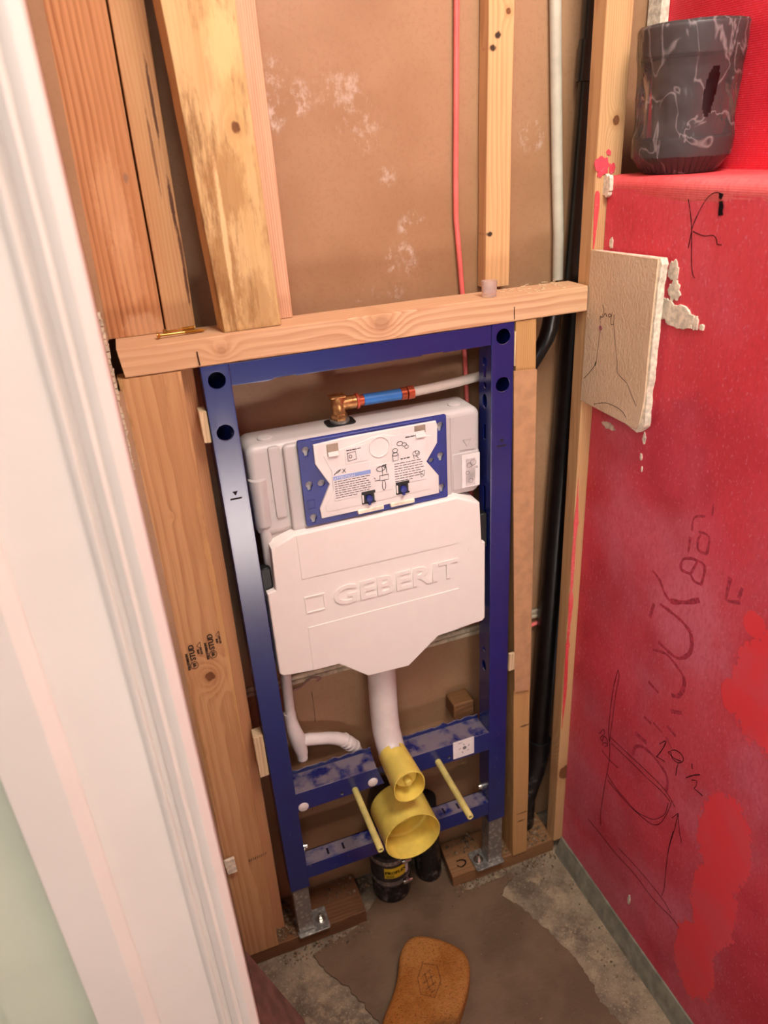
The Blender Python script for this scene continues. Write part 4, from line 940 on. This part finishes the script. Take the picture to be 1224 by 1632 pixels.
pk = [(.452, .103, 2.3), (.4535, .103, 1.76), (.4505, .103, 1.62), (.4480, .103, 1.52), (.4475, .103, 1.46), (.4520, .103, 1.41), (.4575, .103, 1.34), (.4600, .103, 1.26), (.4630, .103, 1.19), (.466, .103, 1.10), (.474, .103, .90)]
one(MB().tube(pk, .0042, 12), 'cable', PINK, 'thin pink cable hanging down the brown drywall left of the slim stud', 'cable')
one(MB().tube([(.566, .100, .612), (.60, .100, .617), (.634, .100, .622)], .0045, 12), 'cable_piece', PINK, 'short pink cable crossing behind the black pipe', 'cable')
one(MB().tube([(.5600, .060, 1.200), (.572, .060, 1.216), (.584, .060, 1.233), (.596, .060, 1.255), (.600, .056, 1.275), (.602, .052, 1.305)], [.0115, .0115, .0118, .0140, .0145, .0145], 18), 'flexible_hose', BLACKP, 'bent black hose under the header right of the stud', 'hose')

# ------------------------------------------------------------------ small things
one(MB().loft([[(.4625+r*math.cos(2*PI*k/24)*(1+.03*math.cos(k*6.)), .016+r*math.sin(2*PI*k/24), z) for k in range(24)] for r, z in ((.0110, 1.3495), (.0115, 1.3515), (.0125, 1.3735), (.0105, 1.3738), (.0098, 1.356), (.0002, 1.355))]), 'clear_cap', CLEARCAP, 'small translucent plastic cap standing on the header board', 'cap')
def screw(p0, p1, label):
    p0, p1 = Vector(p0), Vector(p1); L = (p1-p0).length; d = (p1-p0).normalized(); t = thing('screw', (*((p0+p1)/2).xy, 1.3492), label, 'screw', 'gold screws on the header')
    MB().tube([p0, p0+d*.0016, p0+d*.0050, p0+d*L*.55], [.0046, .0046, .0019, .0017], 14).build('head', GOLDSCREW, t)
    pts, rad = [], []
    n = 30
    for i in range(n+1):
        u = .55+.45*i/n; pts.append(p0+d*L*u); rad.append((.0029 if i % 2 else .0019)*(1 if i < n-5 else max(.1, (n-i)/6)))
    MB().tube(pts, rad, 10).build('thread', GOLDSCREW, t)
screw((-.048, .028, 1.3543), (.022, .034, 1.3528), 'gold wood screw lying nearest the front edge of the header')
screw((-.037, .044, 1.3543), (.010, .060, 1.3528), 'gold wood screw lying behind the other on the header')
mb = MB(); rnd = random.Random(5)
for i in range(60):
    x = rnd.gauss(.545, .045); y = rnd.uniform(.004, .070); s = rnd.uniform(.0006, .0022)
    if not .475 < x < .63: continue
    mb.box(x-s*2, x+s*2, y-s*.5, y+s*.5, 1.3492, 1.3492+s*.6)
tag(mb.jitter(.0008, 300).build('sawdust', W_SHIM), 'wood chips and sawdust on the right end of the header', 'sawdust', kind='stuff')
tp = thing('drywall_scrap', (.642, -.08, 1.15), 'tan textured wall scrap with a torn white edge fixed to the red wall', 'drywall scrap')
MB().plate([(.0005, 1.404), (-.162, 1.4075), (-.1615, 1.30), (-.163, 1.20), (-.157, 1.160), (-.150, 1.150), (-.05, 1.152), (.0030, 1.1535)], y0=.635, y1=.638, bev=.0004, plane='YZ').build('painted_face', TAN, tp)
ed = [(.0003, 1.403), (-.1635, 1.4085), (-.168, 1.40)]
for i in range(30):
    z = 1.395-i*.0082; ed.append((-.1655-.0035*mnoise.noise(Vector((z*45, 0, 0)))-.002*mnoise.noise(Vector((z*130, 3, 0))), z))
ed += [(-.158, 1.149), (-.15, 1.143), (-.11, 1.150), (-.06, 1.1505), (.0028, 1.1525)]
MB().plate(ed, y0=.6382, y1=.650, bev=.0008, plane='YZ').build('gypsum_core', GYPSUM, tp)
MB().plate([(-.01, 1.39), (-.15, 1.395), (-.155, 1.17), (-.01, 1.17)], y0=.6502, y1=.6568, bev=.001, plane='YZ').build('backing_paste', GYPSUM, tp)
for wdt, p in PATCH_PEN: MB().ribbon(wallpts(p, .6352), wdt, (-1, 0, 0), .0004).build('pen_line', INK, tp)
MB().lathe([(.004, 0), (.0038, -.0012), (.001, -.0006)], (.6349, -.041, 1.288), 'X', 14).build('screw_head', plain('dull_pink_screw', (150, 92, 98), .5), tp)

pt = thing('plant_pot', (.7285, -.072, 1.5115), 'black plastic pot on its saucer, wrapped in clear film, standing on the red ledge', 'pot')
PC = (.7285, -.072, 0)
mb = MB(); prof = [(.0500, 1.5122), (.0515, 1.5130), (.0655, 1.5330), (.0672, 1.5360), (.0672, 1.5560), (.0645, 1.5585), (.0640, 1.5570), (.0600, 1.5545), (.03, 1.5520)]
mb.lathe(prof, PC, 'Z', 56)
MB().lathe([(.0505, 1.5125), (.0518, 1.5128)], PC, 'Z', 8); mb.build('saucer', POTM, pt)
for k in range(44):
    a = 2*PI*k/44; q0 = Vector((PC[0]+.0530*math.cos(a), PC[1]+.0530*math.sin(a), 1.5145)); q1 = Vector((PC[0]+.0668*math.cos(a), PC[1]+.0668*math.sin(a), 1.5342))
    if math.cos(a) < .35: MB().tube([q0, q1], .0011, 5).build('saucer_rib', POTM, pt)
MB().lathe([(.0420, 1.5565), (.0435, 1.575), (.0510, 1.655), (.0530, 1.657), (.0665, 1.658), (.0690, 1.661), (.0705, 1.690), (.0695, 1.6935), (.0670, 1.6925), (.0640, 1.668), (.0480, 1.655), (.038, 1.572)], PC, 'Z', 56).build('pot_body', POTM, pt)
mb = MB(); n = 220; rows = 90; rings = []
fp = [(.0512, 1.5122), (.0690, 1.5340), (.0700, 1.5575), (.0660, 1.580), (.0655, 1.615), (.0685, 1.645), (.0722, 1.660), (.0732, 1.692), (.0705, 1.6965), (.060, 1.6975), (.03, 1.6965), (.004, 1.6960)]
def prof_at(t):
    f = t*(len(fp)-1); i = min(int(f), len(fp)-2); return [fp[i][j]+(fp[i+1][j]-fp[i][j])*(f-i) for j in (0, 1)]
for j in range(rows+1):
    r, z = prof_at(j/rows); ring = []
    lo_ = max(0, 1-abs(z-1.610)/.055)
    for k in range(n):
        a = 2*PI*k/n; v = Vector((math.cos(a)*1.7, math.sin(a)*1.7, z*17))
        v2 = Vector((math.cos(a)*1.3+z*9, math.sin(a)*1.3, z*9)); dr_ = mnoise.noise(v2*1.3)*.0035*lo_ + (1-abs(mnoise.noise(v2*2.2))*2.2)*.0020*(lo_+.1) + mnoise.noise(v*6)*.0004
        rr = min(r+dr_, .0708 if math.cos(a) > .6 else 9)
        if z < 1.54: rr = r
        ring.append((PC[0]+rr*math.cos(a), PC[1]+rr*math.sin(a), z+mnoise.noise(v*2)*.001*(1 if z > 1.53 else 0)))
    rings.append(ring)
mb.loft(rings, cap=False)
ta = math.radians(-103)
for f in list(mb.b.faces):
    c = f.calc_center_median(); a = math.atan2(c.y-PC[1], c.x-PC[0]); da = (a-ta+PI) % (2*PI)-PI
    if ((da-(c.z-1.613)*1.5)/.135)**2+((c.z-1.613)/.030)**2 < 1: mb.b.faces.remove(f)
mb.build('film_wrap', FILM, pt, angle=25)

spo = [(.118, -.285), (.108, -.240), (.117, -.222), (.142, -.195), (.159, -.174), (.174, -.150), (.188, -.122), (.205, -.102), (.222, -.094), (.242, -.095), (.269, -.110), (.295, -.132), (.312, -.152), (.319, -.172), (.316, -.196), (.300, -.226), (.270, -.262), (.240, -.290), (.205, -.318), (.178, -.330), (.150, -.322), (.130, -.302)]
so_ = []
for i in range(len(spo)):
    p0, p1, p2, p3 = [Vector((*spo[(i+k-1) % len(spo)], 0)) for k in range(4)]
    for k in range(4):
        t = k/4; q = .5*((2*p1)+(p2-p0)*t+(2*p0-5*p1+4*p2-p3)*t*t+(3*p1-p0-3*p2+p3)*t**3); so_.append((q.x, q.y))
mb = MB().plate(so_, y0=.0055, y1=.046, bev=.011, plane='XY', res=4)
sp_ = thing('sponge', (.214, -.20, .0055), 'orange grout sponge with rounded corners lying on the brown mortar', 'sponge')
bmesh.ops.subdivide_edges(mb.b, edges=[e for e in mb.b.edges if e.calc_length() > .02], cuts=2)
mb.build('foam_body', SPONGE, sp_, angle=70)
em = [(.226, -.158), (.252, -.172), (.247, -.204), (.222, -.230), (.199, -.214), (.205, -.182), (.226, -.158)]
mb = MB()
for a, b in zip(em, em[1:]): mb.ribbon([(*a, .0459), (*b, .0459)], .0026, (0, 0, 1), .0005)
for a, b in (((.214, -.183), (.236, -.176)), ((.212, -.196), (.240, -.188)), ((.212, -.209), (.236, -.203)), ((.218, -.219), (.230, -.216)), ((.222, -.178), (.219, -.214)), ((.233, -.180), (.229, -.208))): mb.ribbon([(*a, .0459), (*b, .0459)], .0022, (0, 0, 1), .0005)
mb.build('stamped_emblem', plain('dark_sponge_print', (128, 76, 30), .95, var=.2, scale=200), sp_)
one(MB().box(-.113, -.098, -.010, -.0008, .312, .352, .002).jitter(.006, 70), 'plaster_crumb', GYPSUM, 'small whitish splinter stuck on the foot of the stamped stud', 'crumb')

# grit and crumbs swept into the corners: too many to count
rnd = random.Random(3); mb = MB()
def rocks(n, xr, yr, z, smax):
    for _ in range(n):
        x = rnd.uniform(*xr); y = rnd.uniform(*yr); s = rnd.uniform(.001, smax*.72)*(rnd.random()**1.5*.8+.2)+.0006
        r = bmesh.ops.create_icosphere(mb.b, subdivisions=1, radius=s)
        for v in r['verts']: v.co = Vector((x+v.co.x*rnd.uniform(.7, 1.4), y+v.co.y*rnd.uniform(.7, 1.4), z+max(-s*.3, v.co.z*.8)+s*.3))
GRIT = plain('grit', (124, 100, 76), .95, var=.35, scale=90)
def grit(label):
    global mb
    tag(mb.build('grit', GRIT), label, 'grit', kind='stuff'); mb = MB()
rocks(170, (-.045, .0), (.037, .1), .0402, .006); rocks(90, (-.043, -.002), (.006, .04), .0402, .005); rocks(60, (.08, .15), (.055, .104), .0402, .005); grit('loose grit on the left sill board beside the foot plate')
rocks(170, (.572, .632), (.01, .1), .0402, .0065); rocks(60, (.506, .524), (.01, .09), .0402, .005); rocks(60, (.39, .46), (.055, .1), .0402, .006); grit('loose grit on the right sill board between the studs')
rocks(60, (.16, .19), (.075, .109), .0052, .007); grit('mortar crumbs between the left sill board and the drain')
rocks(140, (.37, .635), (-.022, .003), .0052, .004); grit('crumbs along the floor in front of the right sill board')
rocks(90, (-.04, .16), (-.03, .0), .0052, .0045); grit('crumbs along the floor in front of the left sill board')
rocks(50, (.34, .52), (-.40, -.03), .0055, .0018); grit('sparse crumbs on the mortar right of the sponge')
rocks(50, (.57, .636), (-.4, -.03), .001, .004); grit('crumbs on the rough floor strip below the red wall')
